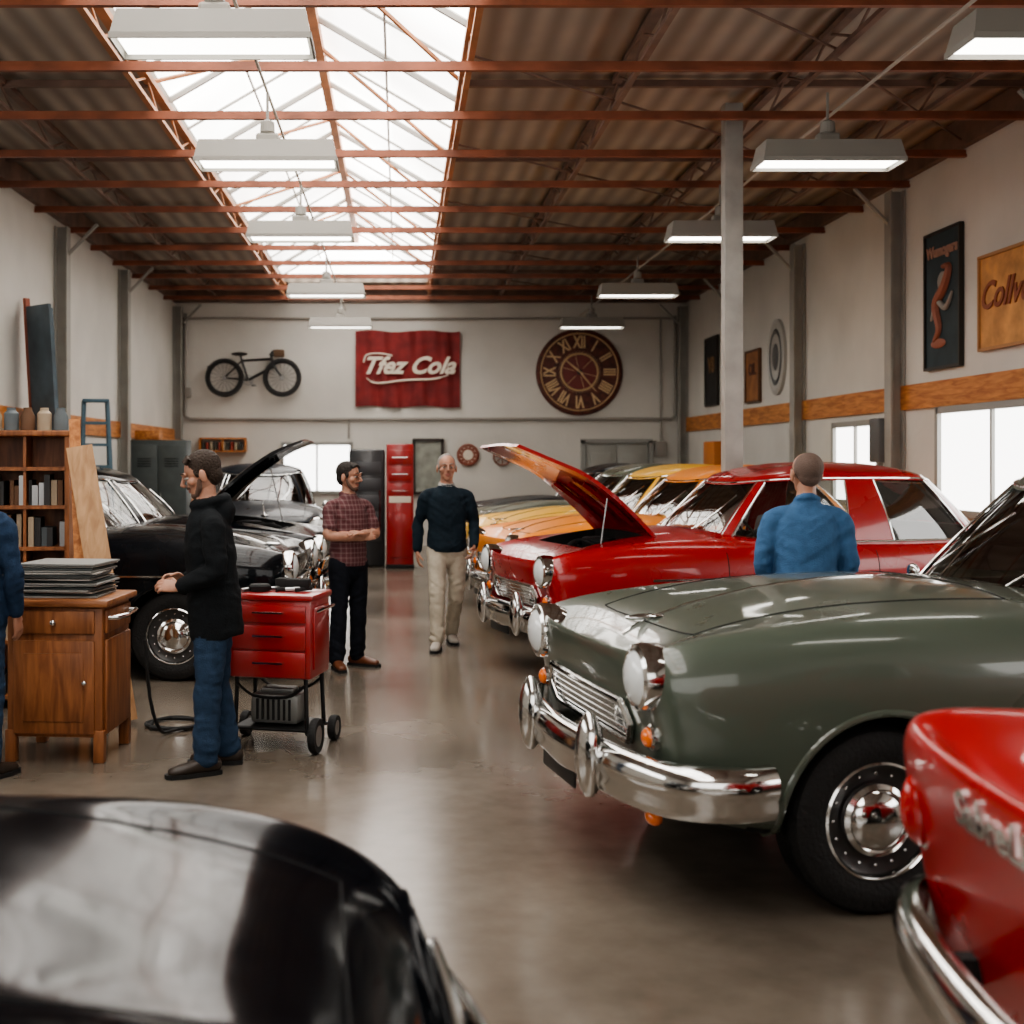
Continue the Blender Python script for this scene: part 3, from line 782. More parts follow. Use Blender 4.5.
def poster(name,y,z,w,h,c,tx=None,tc=WT,fc=(.03,.025,.02)):
    e=empty(name,(XR,y,z)); b=MB(); b.box((-.02,0,0),(.03,w,h))
    b.obj('panel',[mat(name+str(y)+'_face',c,.6,var=.35,scale=5)],e,0)
    b=MB()
    for s in(-1,1): b.box((-.03,s*w/2,0),(.05,.03,h+.03)); b.box((-.03,0,s*h/2),(.05,w,.03))
    b.obj('frame',[mat(name+str(y)+'_frame',fc,.5)],e,0)
    if tx:
        for (s,sz,dz,sh,an) in tx:
            t=text('lettering',s,sz,(-.042,0,dz),RR,tc,e,shear=sh,offset=.006)
            if an: t.matrix_local=Matrix.Translation((-.042,0,dz))@Matrix.Rotation(an,4,'X')@Matrix.Rotation(-pi/2,4,'Z')@Matrix.Rotation(pi/2,4,'X')
    return e
e=poster('enamel_sign',12.8,3.33,.82,1.40,(.02,.04,.05),[('Wumogers',.16,.50,0,0)],tc=mat('letter_dusky',(.36,.20,.15),.6))
b=MB()
b.tube(catmull([(-.045,.18,-.42),(-.045,.05,-.30),(-.045,.12,-.05),(-.045,-.08,.12),(-.045,-.18,.30),(-.045,-.02,.33)],6),[.02+.035*math.sin(pi*i/30) for i in range(31)],8,0)
b.tube(catmull([(-.045,.25,-.20),(-.045,.10,-.02),(-.045,-.10,-.10),(-.045,-.25,.05)],6),[.012+.02*math.sin(pi*i/18) for i in range(19)],8,1)
b.ball((-.045,-.02,.18),(.012,.12,.10),1); b.ball((-.045,.08,-.45),(.012,.18,.05),0)
b.obj('painted_figure',[mat('figure_rust',(.30,.11,.07),.6),mat('figure_pale',(.30,.28,.25),.6)],e)
poster('tan_sign',11.35,3.17,1.25,.88,(.58,.29,.10),[('Collvers',.36,.05,.4,0)],tc=mat('letter_brown',(.25,.07,.03),.6),fc=(.40,.20,.08))
poster('framed_picture',22.3,3.26,.85,1.2,(.03,.03,.03),[('V8',.4,.1,0,0)],tc=mat('letter_tan',(.3,.17,.08),.6))
poster('wooden_plaque',19.7,3.0,.75,.8,(.34,.14,.05),[('OIL',.25,.1,0,0)],tc=mat('letter_dark_brown',(.1,.035,.02),.6),fc=(.12,.05,.02))
e=empty('oval_sign',(XR,18.45,3.2)); b=MB(); M=Matrix.Rotation(-pi/2,4,'Y')@Matrix.Diagonal((1,.72,1,1))
b.lathe([(.01,.0),(.56,0),(.56,.05),(.5,.06),(.48,.045),(.01,.045)],40,0,M); b.lathe([(.42,.05),(.38,.065),(.34,.05)],36,1,M); b.lathe([(.2,.05),(.16,.065),(.01,.065)],36,1,M)
b.obj('plate',[mat('enamel_pale',(.42,.41,.38),.4),mat('enamel_dark',(.08,.08,.08),.4)],e)
b=MB(); b.rbox((XR-.12,14.15,1.9),(.22,.30,.5),.02); b.rbox((XR-.15,21.5,1.6),(.28,.7,.8),.02,1)
b.obj('electrical_boxes',[mat('box_grey',(.10,.10,.10),.5),mat('box_orange',(.6,.2,.04),.5)],None)

# ------------------------------------------------------------------ back furniture
REDM=mat('red_enamel',(.32,.012,.012),.35,coat=.4,var=.15,scale=4)
e=empty('red_tool_cabinet',(0,19.6,0))
b=MB(); b.rbox((0,0,.98),(.42,.45,1.9),.02)
for i in range(3): b.rbox((0,-.235,1.72-.26*i),(.36,.02,.22),.008)
b.rbox((0,-.235,.62),(.36,.02,.9),.008); b.obj('carcass',[REDM],e)
b=MB(); b.rbox((0,0,.03),(.44,.47,.06),.005)
for i in range(3): b.tube([(-.12,-.25,1.72-.26*i),(-.12,-.275,1.72-.26*i),(.12,-.275,1.72-.26*i),(.12,-.25,1.72-.26*i)],.008,6,1)
b.box((0,-.245,1.07),(.34,.01,.10),2); b.obj('fittings',[DARK,CHROME,WT],e)
e=empty('drinks_machine',(-.52,19.9,0))
b=MB(); b.rbox((0,0,.93),(.56,.55,1.84),.04); b.obj('case',[mat('machine_black',(.02,.02,.022),.4,coat=.3)],e)
b=MB()
for i in range(5): b.rbox((0,-.28,1.55-.26*i),(.44,.02,.20),.01,0)
b.tube([(.2,-.29,.5),(.2,-.31,.5),(.2,-.31,1.2),(.2,-.29,1.2)],.012,6,1); b.obj('panels',[mat('panel_charcoal',(.05,.05,.055),.35),CHROME],e)
e=empty('metal_locker',(-3.88,20.3,0))
b=MB(); b.rbox((0,0,1.0),(.9,.5,2.0),.015)
for s in(-1,1):
    b.rbox((s*.22,-.26,1.0),(.42,.02,1.85),.006)
    for k in range(4): b.box((s*.22,-.275,1.7-.04*k),(.22,.008,.012),1)
    b.tube([(s*.05,-.27,1.0),(s*.05,-.29,1.0),(s*.05,-.29,1.15),(s*.05,-.27,1.15)],.008,5,2)
b.rbox((-.2,0,2.08),(.4,.3,.16),.02,3)
b.obj('cabinet',[mat('locker_slate',(.07,.085,.085),.5,var=.2),DARK,CHROME,OW],e)
e=empty('wood_workbench',(-3.95,22.5,0))
b=MB(); b.rbox((0,0,.92),(.7,3.0,.06),.01)
for x in(-.3,.3):
    for y in(-1.4,-.5,.5,1.4): b.box((x,y,.45),(.08,.08,.9))
b.box((0,0,.3),(.6,2.8,.03)); b.rbox((-.2,0,1.5),(.25,2.8,1.1),.01); b.obj('bench',[OW],e)
e=empty('step_ladder',(-3.75,15.4,0),.3)
b=MB()
for s in(-1,1):
    b.tube([(s*.22,-.4,0),(s*.14,0,2.4)],.03,6); b.tube([(s*.22,.4,0),(s*.14,0,2.4)],.022,6)
for i in range(1,9):
    f=i/9; b.box((0,-.4*(1-f),2.4*f),(.4-.12*f,.1,.035))
    if i%3==0: b.box((0,.4*(1-f),2.4*f),(.4-.12*f,.02,.025))
b.rbox((0,0,2.41),(.32,.16,.04),.01); b.obj('frame',[mat('ladder_blue',(.06,.12,.16),.5)],e,0)
e=empty('leaning_panel',(-3.98,14.45,0),rad(48)); b=MB()
def leanbox(b,w0,w1,z0,z1,t,m,dx0=0,dx1=-.22):
    vs=[]
    for z,dx in ((z0,dx0),(z1,dx1)):
        for x in (-t/2,t/2):
            for y in (w0,w1): vs.append((x+dx,y,z))
    b.add(vs,[(0,1,3,2),(4,6,7,5),(0,4,5,1),(2,3,7,6),(0,2,6,4),(1,5,7,3)],m)
leanbox(b,-.22,.24,.01,3.45,.04,0); leanbox(b,.24,.29,.01,3.55,.06,1)
leanbox(b,-.25,-.22,.01,3.40,.05,0)
b.obj('panel',[mat('board_slate_blue',(.09,.125,.15),.4,var=.4,scale=3),mat('board_rust',(.32,.09,.05),.5)],e,0)

# ------------------------------------------------------------------ left furniture
WD=wood('oak_wood',(.17,.058,.02),(.34,.13,.048),.45,(8,8,1)); WDT=wood('oak_top',(.18,.065,.025),(.40,.17,.07),.35,(1,8,8))
e=empty('bookcase',(-2.56,8.6,0),rad(8))
b=MB(); w,dp,h=.56,.32,1.86
for s in(-1,1): b.box((s*(w/2),0,h/2),(.03,dp,h))
b.box((0,dp/2,h/2),(w,.015,h)); b.rbox((0,0,h),(w+.06,dp+.04,.04),.01)
shz=[.08,.45,.78,1.08,1.36,1.62]
for z in shz: b.box((0,0,z),(w,dp,.025))
b.box((0,0,h/2),(.02,dp*.9,h)); b.obj('carcass',[WD],e,0)
b=MB(); cs=[mat('spine_cream',(.35,.28,.2),.7),mat('spine_dark',(.03,.03,.03),.6),mat('spine_brown',(.12,.06,.03),.7),mat('spine_slate',(.10,.12,.13),.6),STEEL]
for z in shz[:-1]:
    for half in (-1,1):
        x=-.26 if half<0 else .02
        while x<(-.04 if half<0 else .24):
            ww=R.uniform(.02,.05); hh=R.uniform(.12,.22)
            b.box((x+ww/2,-.02+R.uniform(-.02,.02),z+.013+hh/2),(ww*.9,.2,hh),R.randrange(5)); x+=ww+(R.random()<.2)*.04
b.obj('shelf_items',cs,e,0)
b=MB()
for i in range(5):
    b.lathe([(.01,0),(.05,0),(.05,.10+.02*(i%2)),(.03,.14),(.03,.16),(.01,.16)],14,i%3,Matrix.Translation((-.22+.11*i,0,h+.02)))
b.obj('jars_on_top',[cs[0],cs[3],cs[2]],e)
e=empty('wooden_desk',(-1.90,7.2,0),rad(-4))
b=MB(); b.rbox((0,0,.885),(.62,.60,.04),.012); b.obj('top',[WDT],e)
b=MB(); b.rbox((0,0,.50),(.54,.52,.72),.008)
b.rbox((0,-.27,.78),(.46,.02,.13),.008); b.rbox((0,-.27,.42),(.46,.02,.52),.008); b.rbox((0,-.282,.42),(.34,.012,.38),.006)
b.rbox((.28,0,.78),(.02,.46,.13),.008); b.rbox((.28,0,.42),(.02,.46,.52),.008)
for x in(-.25,.25):
    for y in(-.24,.24): b.rbox((x,y,.09),(.06,.06,.18),.006)
b.obj('pedestal',[WD],e)
b=MB(); b.tube([(.29,-.2,.80),(.33,-.2,.80),(.335,0,.79),(.33,.2,.80),(.29,.2,.80)],.014,8); b.ball((0,-.29,.78),.018); b.ball((.18,-.30,.45),.015); b.obj('handles',[CHROME],e)
b=MB()
for i in range(16):
    b.box((R.uniform(-.02,.02)-.02,R.uniform(-.02,.02),.912+i*.012),(.44+R.uniform(-.03,.03),.40,.007 if i%3 else .009),i%3,R.uniform(-.08,.08))
b.obj('stacked_sheets',[mat('paper_grey',(.25,.25,.24),.6),mat('card_dark',(.06,.07,.07),.6),mat('paper_white',(.42,.40,.37),.6)],e,0)
e=empty('leaning_planks',(-1.97,8.18,0)); b=MB()
def plank(a,bb2,w,t,m):
    a=V(a);bb2=V(bb2);d=bb2-a;L_=d.length;z=d.normalized();x=V((1,.2,0));x=(x-z*x.dot(z)).normalized();y=z.cross(x)
    M=Matrix((x,y,z)).transposed().to_4x4(); M.translation=(a+bb2)/2
    b.add([M@V((i*w/2,j*t/2,k*L_/2)) for i in(-1,1) for j in(-1,1) for k in(-1,1)],[(0,1,3,2),(4,6,7,5),(0,4,5,1),(2,3,7,6),(0,2,6,4),(1,5,7,3)],m)
plank((.22,-.25,.02),(-.16,.12,1.77),.17,.022,0); plank((-.05,-.15,.015),(-.20,.15,1.95),.07,.03,1)
b.obj('planks',[wood('pale_pine',(.34,.18,.08),(.50,.30,.15),.5,(8,8,1)),OW],e,0)
b=MB()
pts=[(-1.53,7.5,.6),(-1.50,7.5,.25),(-1.45,7.55,.05),(-1.4,7.7,.015)]
for i in range(26):
    a=i*.5; r=.17+.015*math.sin(i*1.7); pts.append((-1.42+r*math.cos(a)*1.0,7.9+r*math.sin(a),.014+.003*(i//8)))
b.tube(catmull(pts,3),.011,6); b.obj('power_cable',[DARK],None)

# ------------------------------------------------------------------ tool cart
e=empty('tool_trolley',(-.71,7.4,0),rad(-14))
b=MB(); w,dp=.50,.36
b.rbox((0,0,.645),(w,dp,.46),.018)
b.rbox((0,0,.885),(w+.03,dp+.03,.035),.012)
for i,(z,h) in enumerate(((.79,.10),(.655,.14),(.50,.15))): b.rbox((-.0,-dp/2-.008,z),(w-.06,.02,h),.006)
b.rbox((w/2+.005,0,.65),(.012,dp-.08,.36),.004)
b.obj('chest',[REDM],e)
b=MB()
for z in (.79,.655,.50):
    b.tube([(-.09,-dp/2-.015,z+.01),(-.09,-dp/2-.04,z+.01),(.09,-dp/2-.04,z+.01),(.09,-dp/2-.015,z+.01)],.007,6)
b.tube([(w/2+.01,-.1,.8),(w/2+.05,-.1,.82),(w/2+.05,.1,.82),(w/2+.01,.1,.8)],.009,6)
b.obj('handles',[CHROME],e)
b=MB()
for x in(-1,1):
    for y in(-1,1):
        b.tube([(x*(w/2-.04),y*(dp/2-.03),.42),(x*(w/2-.03),y*(dp/2-.02),.10)],.013,8)
        b.tube([(x*(w/2-.03),y*(dp/2-.02),.10),(x*(w/2+.02),y*(dp/2-.0),.10)],.012,8)
for y in(-1,1): b.tube([(-w/2+.03,y*(dp/2-.02),.12),(w/2-.03,y*(dp/2-.02),.12)],.011,8); b.tube(catmull([(-w/2+.04,y*(dp/2-.02),.38),(-.1,y*(dp/2-.02),.31),(.1,y*(dp/2-.02),.31),(w/2-.04,y*(dp/2-.02),.38)],5),.009,6)
for x in(-1,1): b.tube([(x*(w/2-.03),-dp/2+.02,.12),(x*(w/2-.03),dp/2-.02,.12)],.011,8)
b.box((0,0,.125),(w-.08,dp-.05,.012)); b.obj('stand',[mat('stand_black',(.02,.02,.02),.4,.5)],e)
b=MB()
for x in(-1,1):
    for y in(-1,1):
        M=Matrix.Translation((x*(w/2+.03),y*(dp/2),.10 if y<0 else .075))@Matrix.Rotation(pi/2,4,'Y')
        r=.10 if y<0 else .075
        b.lathe([(r*.6,-.02),(r*.95,-.022),(r,-.01),(r,.01),(r*.95,.022),(r*.6,.02)],28,0,M); b.lathe([(.005,-.018),(r*.62,-.018),(r*.62,.018),(.005,.018)],20,1,M)
b.obj('castors',[RUBBER,STEEL],e)
b=MB(); b.rbox((0,0,.225),(.30,.22,.18),.03)
for k in range(7): b.box((-.10+.033*k,-.115,.225),(.012,.012,.12),1)
b.rbox((0,0,.325),(.2,.12,.03),.01); b.obj('compressor',[mat('cast_grey',(.22,.22,.21),.4,.6),DARK],e)
b=MB()
for k in range(6): b.tube([(-.2+.06*k,R.uniform(-.12,.0),.915),(-.12+.06*k,R.uniform(0,.12),.92)],.012,6,k%2)
b.lathe([(.01,0),(.06,0),(.065,.03),(.055,.04),(.01,.04)],20,1,Matrix.Translation((-.12,-.02,.905))); b.rbox((.1,.05,.945),(.14,.07,.06),.01,1); b.rbox((0,.08,.94),(.1,.07,.07),.01,1)
b.obj('hand_tools',[STEEL,DARK],e)

# ------------------------------------------------------------------ PEOPLE
def skinmat():
    m=mat('skin',(.44,.225,.15),.48,var=.14,scale=22,bump=.12,bscale=160)
    b=m.node_tree.nodes['Principled BSDF']; b.inputs['Subsurface Weight'].default_value=.12; b.inputs['Subsurface Radius'].default_value=(.01,.004,.002); b.inputs['Subsurface Scale'].default_value=1
    return m
SKIN=skinmat()
def loftsec(mb,cs,rs,A,tag,n=18,p=2.0,round_end=True):
    cs=[V(c) for c in cs]; k=len(cs); vs=[]
    secs=[]
    for i in range(k):
        t=(cs[min(i+1,k-1)]-cs[max(i-1,0)]).normalized()
        a=V(A); a=(a-t*a.dot(t)).normalized(); b=t.cross(a)
        secs.append((cs[i],a,b,rs[i][0],rs[i][1],t))
    if round_end:
        c,a,b,r1,r2,t=secs[0]; m_=min(r1,r2); secs=[(c-t*m_*.75,a,b,r1*.45,r2*.45,t),(c-t*m_*.45,a,b,r1*.82,r2*.82,t)]+secs
        c,a,b,r1,r2,t=secs[-1]; m_=min(r1,r2); secs+=[(c+t*m_*.45,a,b,r1*.82,r2*.82,t),(c+t*m_*.75,a,b,r1*.45,r2*.45,t)]
    for c,a,b,r1,r2,t in secs:
        for j in range(n):
            q=2*pi*j/n; x,y=superpt(q,r1,r2,p); vs.append(c+a*x+b*y)
    k=len(secs)
    fs=[(i*n+j,i*n+(j+1)%n,(i+1)*n+(j+1)%n,(i+1)*n+j) for i in range(k-1) for j in range(n)]
    fs.append(tuple(range(n))[::-1]); fs.append(tuple((k-1)*n+j for j in range(n)))
    mb.add(vs,fs,tag)
def smooth_path(P,Rr,n=4):
    pts=catmull(P,n); out=[]
    for i in range(len(P)-1):
        for j in range(n):
            t=j/n; out.append(tuple(Rr[i][k]*(1-t)+Rr[i+1][k]*t for k in(0,1)))
    out.append(Rr[-1]); return pts,out
def remesh(mb,vox,mats,name,parent,sm=3,wr=0,M=None,joints=()):
    src=mb.mesh('src',mats,0)
    bv=BVHTree.FromPolygons([v.co.copy() for v in src.vertices],[list(p.vertices) for p in src.polygons]); tags=[p.material_index for p in src.polygons]
    o=link(src,'tmp'); m=o.modifiers.new('r','REMESH'); m.mode='VOXEL'; m.voxel_size=vox; m.use_smooth_shade=True
    if sm:
        s=o.modifiers.new('s','SMOOTH'); s.factor=.5; s.iterations=sm
    me=evmesh(o); bpy.data.objects.remove(o)
    me.materials.clear()
    for x in mats: me.materials.append(x)
    for p in me.polygons:
        h=bv.find_nearest(p.center); p.material_index=tags[h[2]] if h[2] is not None else 0
    if wr:
        cloth=set()
        for p in me.polygons:
            if p.material_index in(0,1): cloth.update(p.vertices)
        nrm=[v.normal.copy() for v in me.vertices]
        for i in cloth:
            v=me.vertices[i]; c=v.co
            k=.55
            for j,r_ in joints:
                d_=(c-j).length
                if d_<r_: k=max(k,1.5-.9*d_/r_)
            q=V((c.x*5+c.z*6,c.y*6,c.z*15-abs(c.x)*9))
            q2=V((c.x*11-c.z*4,c.y*11,c.z*22+c.x*10))
            d=noise.noise(V((c.x*6,c.y*6,c.z*7)))*.6+1.5*(.28-abs(noise.noise(q)))+.7*(.25-abs(noise.noise(q2)))
            v.co=c+nrm[i]*d*wr*k
    me.shade_smooth()
    return link(me,name,parent,M)
def hand(mb,w,d,n,side,curl,tag=0):
    d=V(d).normalized(); n=V(n); n=(n-d*n.dot(d)).normalized(); l=d.cross(n)*side; w=V(w)
    loftsec(mb,[w-d*.03,w,w+d*.03,w+d*.06,w+d*.088],[(.026,.02),(.028,.019),(.036,.017),(.041,.015),(.038,.012)],l,tag,14)
    for i,(o,f,L_) in enumerate(((.030,0,.072),(.010,.003,.080),(-.011,0,.074),(-.030,-.008,.058))):
        p=w+d*(.085+f)+l*o; pts=[p-d*.015,p]; a=0
        for fr,ca in ((.45,.45),(.3,.85),(.25,.6)):
            a+=curl*ca; p=p+(d*math.cos(a)+n*math.sin(a))*L_*fr*1.0; pts.append(p)
        mb.tube(pts,[.0095,.0095,.009,.008,.0065],8,tag)
    p=w+d*.028+l*.03; t1=(d*.6+l*.65+n*.35).normalized(); t2=(d*.85+l*.15+n*(.3+curl*.5)).normalized()
    mb.tube([p-l*.015,p,p+t1*.038,p+t1*.038+t2*.03,p+t1*.038+t2*.052],[.012,.0135,.011,.010,.007],8,tag)

def person(name,loc,rz,H,top,bot,hair,shoe,arms,legs,skin=SKIN,hem=.84,loose=1.0,short=False,hd=(0,0,0),bald=0,lean=(0,0),hood=False,collar=None,belly=0,beard=False):
    sc=H/1.76
    e=empty(name,loc,rz,sc)
    mb=MB(); lx,ly=lean
    off=lambda z:V((lx*(z-.93),ly*(z-.93),z))
    cs=[(0,0,.80),(0,0,.86),(0,.005,.93),off(1.0),off(1.05)]
    loftsec(mb,cs,[(.135,.10),(.165,.12),(.172,.125),(.155,.115),(.14,.10)],(1,0,0),1,24,2.3)
    joints=[]
    for sg,k in((1,'L'),(-1,'R')):
        hip,kn,an=[V(x) for x in legs[k]]
        P,Q=smooth_path([hip+V((0,0,.02)),hip*.6+kn*.4,kn,kn*.5+an*.5,an+V((0,0,-.01))],[(.098,.105),(.086,.095),(.070,.076),(.066,.071),(.066,.075)],4)
        loftsec(mb,P,Q,(1,0,0),1,18)
        joints+=[(kn,.16),(an+V((0,0,.05)),.17)]
    ls=loose
    zs=[hem,hem+.04,.95,1.03,1.12,1.22,1.32,1.375,1.415,1.45,1.485]
    rr=[(.162,.124),(.170,.130),(.168,.128),(.160,.122+belly),(.158,.120+belly),(.168,.122+belly*.5),(.176,.120),(.166,.108),(.130,.094),(.092,.080),(.066,.068)]
    rr=[(a*ls,b*ls) for a,b in rr[:6]]+[(a*(1+(ls-1)*.5),b*(1+(ls-1)*.5)) for a,b in rr[6:9]]+rr[9:]
    loftsec(mb,[off(z) for z in zs],rr,(1,0,0),0,28,2.25,round_end=False)
    top_=off(1.40); joints.append((off(1.0),.2))
    for sg,k in((1,'L'),(-1,'R')):
        sh,el,wr_=[V(x) for x in arms[k][:3]]
        sh=V((sh.x*.92,sh.y,sh.z-.028))
        joints+=[(el,.15),(sh+V((-sg*.03,0,-.08)),.14)]
        u=1+(ls-1)*.8
        root=V((sg*.09+top_.x*.5,top_.y*.5+sh.y*.5,1.395))
        if short:
            mid=sh*.3+el*.7
            P,Q=smooth_path([root,sh,sh*.6+el*.4,mid],[(.052,.060),(.058,.062),(.056,.058),(.060,.062)],4); loftsec(mb,P,Q,(0,1,.1),0,18)
            P,Q=smooth_path([sh*.5+el*.5,mid,el,el*.6+wr_*.4,wr_],[(.046,.046),(.046,.046),(.041,.042),(.040,.042),(.027,.03)],4); loftsec(mb,P,Q,(0,1,.1),2,16)
        else:
            P,Q=smooth_path([root,sh,sh*.5+el*.5,el,el*.5+wr_*.5,wr_*.93+el*.07],[(.052,.060),(.058*u,.062*u),(.054*u,.056*u),(.048*u,.050*u),(.044*u,.046*u),(.037*u,.039*u)],4); loftsec(mb,P,Q,(0,1,.1),0,18)
            loftsec(mb,[wr_*.9+el*.1,wr_],[(.028,.026),(.027,.025)],(0,1,.1),2,12)
    hc=off(1.635)+V((0,-.015,0))
    loftsec(mb,[off(1.42),off(1.49),hc-V((0,-.02,.06))],[(.062,.064),(.057,.060),(.054,.058)],(1,0,0),2,16)
    n=20
    if hood:
        mb.tube([off(1.47)+V((.085*math.cos(2*pi*i/n),.02+.085*math.sin(2*pi*i/n),.015+.02*math.sin(2*pi*i/n))) for i in range(n)],.032,8,0,closed=True)
        mb.ball(off(1.43)+V((0,.10,0)),(.10,.06,.08),0)
    else:
        mb.tube([off(1.487)+V((.063*math.cos(2*pi*i/n),.005+.065*math.sin(2*pi*i/n),.016*math.sin(2*pi*i/n))) for i in range(n)],.016,8,3 if collar else 0,closed=True)
    mats=[top,bot,skin,collar or top]
    remesh(mb,.0105,mats,'body',e,2,.012,joints=joints)
    for sg,k in((1,'L'),(-1,'R')):
        a=arms[k]; hb_=MB(); w=V(a[2]); d=V(a[3]); nn=V(a[4]); cu=a[5]
        ts=a[6] if len(a)>6 else 1
        hand(hb_,w,d,nn,ts,cu); remesh(hb_,.0042,[skin],'hand_'+k.lower(),e,1)
    for sg,k in((1,'L'),(-1,'R')):
        an=V(legs[k][2]); fd=V((math.sin(rad(legs[k+'f'])),-math.cos(rad(legs[k+'f'])),0)); gz=0
        s=MB(); la=V((fd.y,-fd.x,0)); B=V((an.x,an.y,gz))
        loftsec(s,[B-fd*.06+V((0,0,.05)),B-fd*.02+V((0,0,.055)),B+fd*.06+V((0,0,.048)),B+fd*.13+V((0,0,.038)),B+fd*.19+V((0,0,.032))],[(.036,.042),(.040,.05),(.043,.042),(.047,.032),(.038,.026)],la,0,16,2.3)
        loftsec(s,[B+V((0,0,.06)),B+V((0,0,.12))],[(.045,.05),(.046,.05)],la,0,14)
        so=MB(); pts=[B-fd*.085,B-fd*.04,B+fd*.03,B+fd*.12,B+fd*.20,B+fd*.225]; ww=[.028,.042,.042,.052,.040,.02]
        outl=[p+la*w_ for p,w_ in zip(pts,ww)]+[p-la*w_ for p,w_ in zip(pts[::-1],ww[::-1])]
        N=len(outl); so.add([v+V((0,0,.0)) for v in outl]+[v+V((0,0,.024)) for v in outl],[tuple(range(N))[::-1],tuple(range(N,2*N))]+[(i,(i+1)%N,N+(i+1)%N,N+i) for i in range(N)])
        remesh(s,.007,[shoe],'shoe_'+k.lower(),e,2); so.obj('sole_'+k.lower(),[DARK],e,0)
    Mh=Matrix.Translation(hc)@Matrix.Rotation(rad(hd[2]),4,'Z')@Matrix.Rotation(rad(hd[0]),4,'X')@Matrix.Scale(1.05,4)
    h=MB()
    h.ball((0,.015,.035),(.075,.094,.083),0,24,16); h.ball((0,-.015,-.03),(.062,.072,.075),0,20,14); h.ball((0,-.052,-.088),(.032,.030,.026),0)
    h.ball((0,-.03,-.065),(.053,.055,.045),0)
    for s in(-1,1):
        h.ball((s*.045,-.055,-.018),(.024,.026,.024),0); h.ball((s*.083,.010,-.008),(.010,.020,.034),0,12,8)
        h.tube([(s*.012,-.087,.031),(s*.034,-.089,.034),(s*.055,-.073,.028)],[.009,.010,.008],8,0)
        h.tube([(s*.012,-.097,.036),(s*.034,-.099,.041),(s*.056,-.082,.035)],[.003,.005,.003],6,1)
        h.ball((s*.011,-.102,-.026),(.009,.011,.008),0)
        h.tube([(s*.032-.014,-.086,.016),(s*.032,-.092,.019),(s*.032+.014,-.085,.015)],.004,6,0)
        h.tube([(s*.032-.014,-.084,.001),(s*.032,-.088,-.001),(s*.032+.014,-.083,.001)],.0035,6,0)
    h.tube([(0,-.086,.028),(0,-.100,.002),(0,-.114,-.020),(0,-.104,-.030)],[.009,.010,.013,.008],10,0)
    h.tube([(-.024,-.077,-.056),(-.01,-.087,-.052),(0,-.088,-.053),(.01,-.087,-.052),(.024,-.077,-.056)],[.003,.005,.005,.005,.003],8,2)
    h.tube([(-.02,-.078,-.062),(0,-.088,-.064),(.02,-.078,-.062)],[.003,.006,.003],8,2)
    if beard:
        h.ball((0,-.056,-.090),(.036,.033,.026),3); h.tube([(-.03,-.078,-.045),(0,-.094,-.042),(.03,-.078,-.045)],[.004,.006,.004],8,3)
        for s in(-1,1): h.tube([(s*.066,-.015,-.02),(s*.058,-.03,-.06),(s*.03,-.055,-.095)],[.010,.014,.016],8,3)
    hb2=.012*bald; hk=.977 if bald==2 else 1
    h.ball((0,.026+hb2*.8,.044-hb2*.5),(.081*hk,.097*hk,.087*hk),1,24,16)
    h.ball((0,.058,-.01),(.066,.054,.066),1,20,12)
    if not bald:
        for q in range(9):
            x=-.048+.012*q; h.tube([(x,-.055,.088),(x*1.1+.008,-.066+.4*abs(x)**1.3,.096-.3*abs(x)),(x*1.1+.012,-.03,.122-.4*abs(x))],[.007,.010,.008],6,1)
    for s in(-1,1): h.ball((s*.069,-.018+hb2*.4,.018),(.008,.013,.026),1)
    remesh(h,.0042,[skin,hair,mat('lips',(.32,.12,.09),.5),mat('stubble',(.12,.07,.05),.8)],'head',e,1,M=Mh)
    ey=MB()
    for s in(-1,1):
        ey.ball((s*.032,-.0772,.008),(.0125,.0125,.008),0,14,10); ey.ball((s*.032,-.0865,.008),(.0058,.0045,.0058),1,10,8)
    ey.obj('eyes',[mat('eye_white',(.5,.47,.43),.2),mat('iris_dark',(.03,.02,.015),.1)],e,M=Mh)
    return e

def plaid():
    m=bpy.data.materials.new('plaid_shirt'); m.use_nodes=True; nt=m.node_tree; b=nt.nodes['Principled BSDF']
    tc=nt.nodes.new('ShaderNodeTexCoord')
    sep=nt.nodes.new('ShaderNodeSeparateXYZ'); nt.links.new(tc.outputs['Object'],sep.inputs[0])
    outs=[]
    for ax,fr in (('X',80),('Z',70)):
        mu=nt.nodes.new('ShaderNodeMath'); mu.operation='MULTIPLY'; mu.inputs[1].default_value=fr*2.2; nt.links.new(sep.outputs[ax],mu.inputs[0])
        si=nt.nodes.new('ShaderNodeMath'); si.operation='SINE'; nt.links.new(mu.outputs[0],si.inputs[0])
        gt=nt.nodes.new('ShaderNodeMath'); gt.operation='GREATER_THAN'; gt.inputs[1].default_value=.5; nt.links.new(si.outputs[0],gt.inputs[0]); outs.append(gt)
    ad=nt.nodes.new('ShaderNodeMath'); ad.operation='ADD'; nt.links.new(outs[0].outputs[0],ad.inputs[0]); nt.links.new(outs[1].outputs[0],ad.inputs[1])
    hv=nt.nodes.new('ShaderNodeMath'); hv.operation='MULTIPLY'; hv.inputs[1].default_value=.5; nt.links.new(ad.outputs[0],hv.inputs[0])
    r=nt.nodes.new('ShaderNodeValToRGB'); r.color_ramp.elements[0].color=(.10,.028,.032,1); r.color_ramp.elements[1].color=(.18,.11,.11,1)
    nt.links.new(hv.outputs[0],r.inputs['Fac']); nt.links.new(r.outputs['Color'],b.inputs['Base Color']); b.inputs['Roughness'].default_value=.85
    return m
def fab(n,c,v=.2): return mat(n,c,.88,var=v,scale=25,bump=.25,bscale=120,spec=.2)
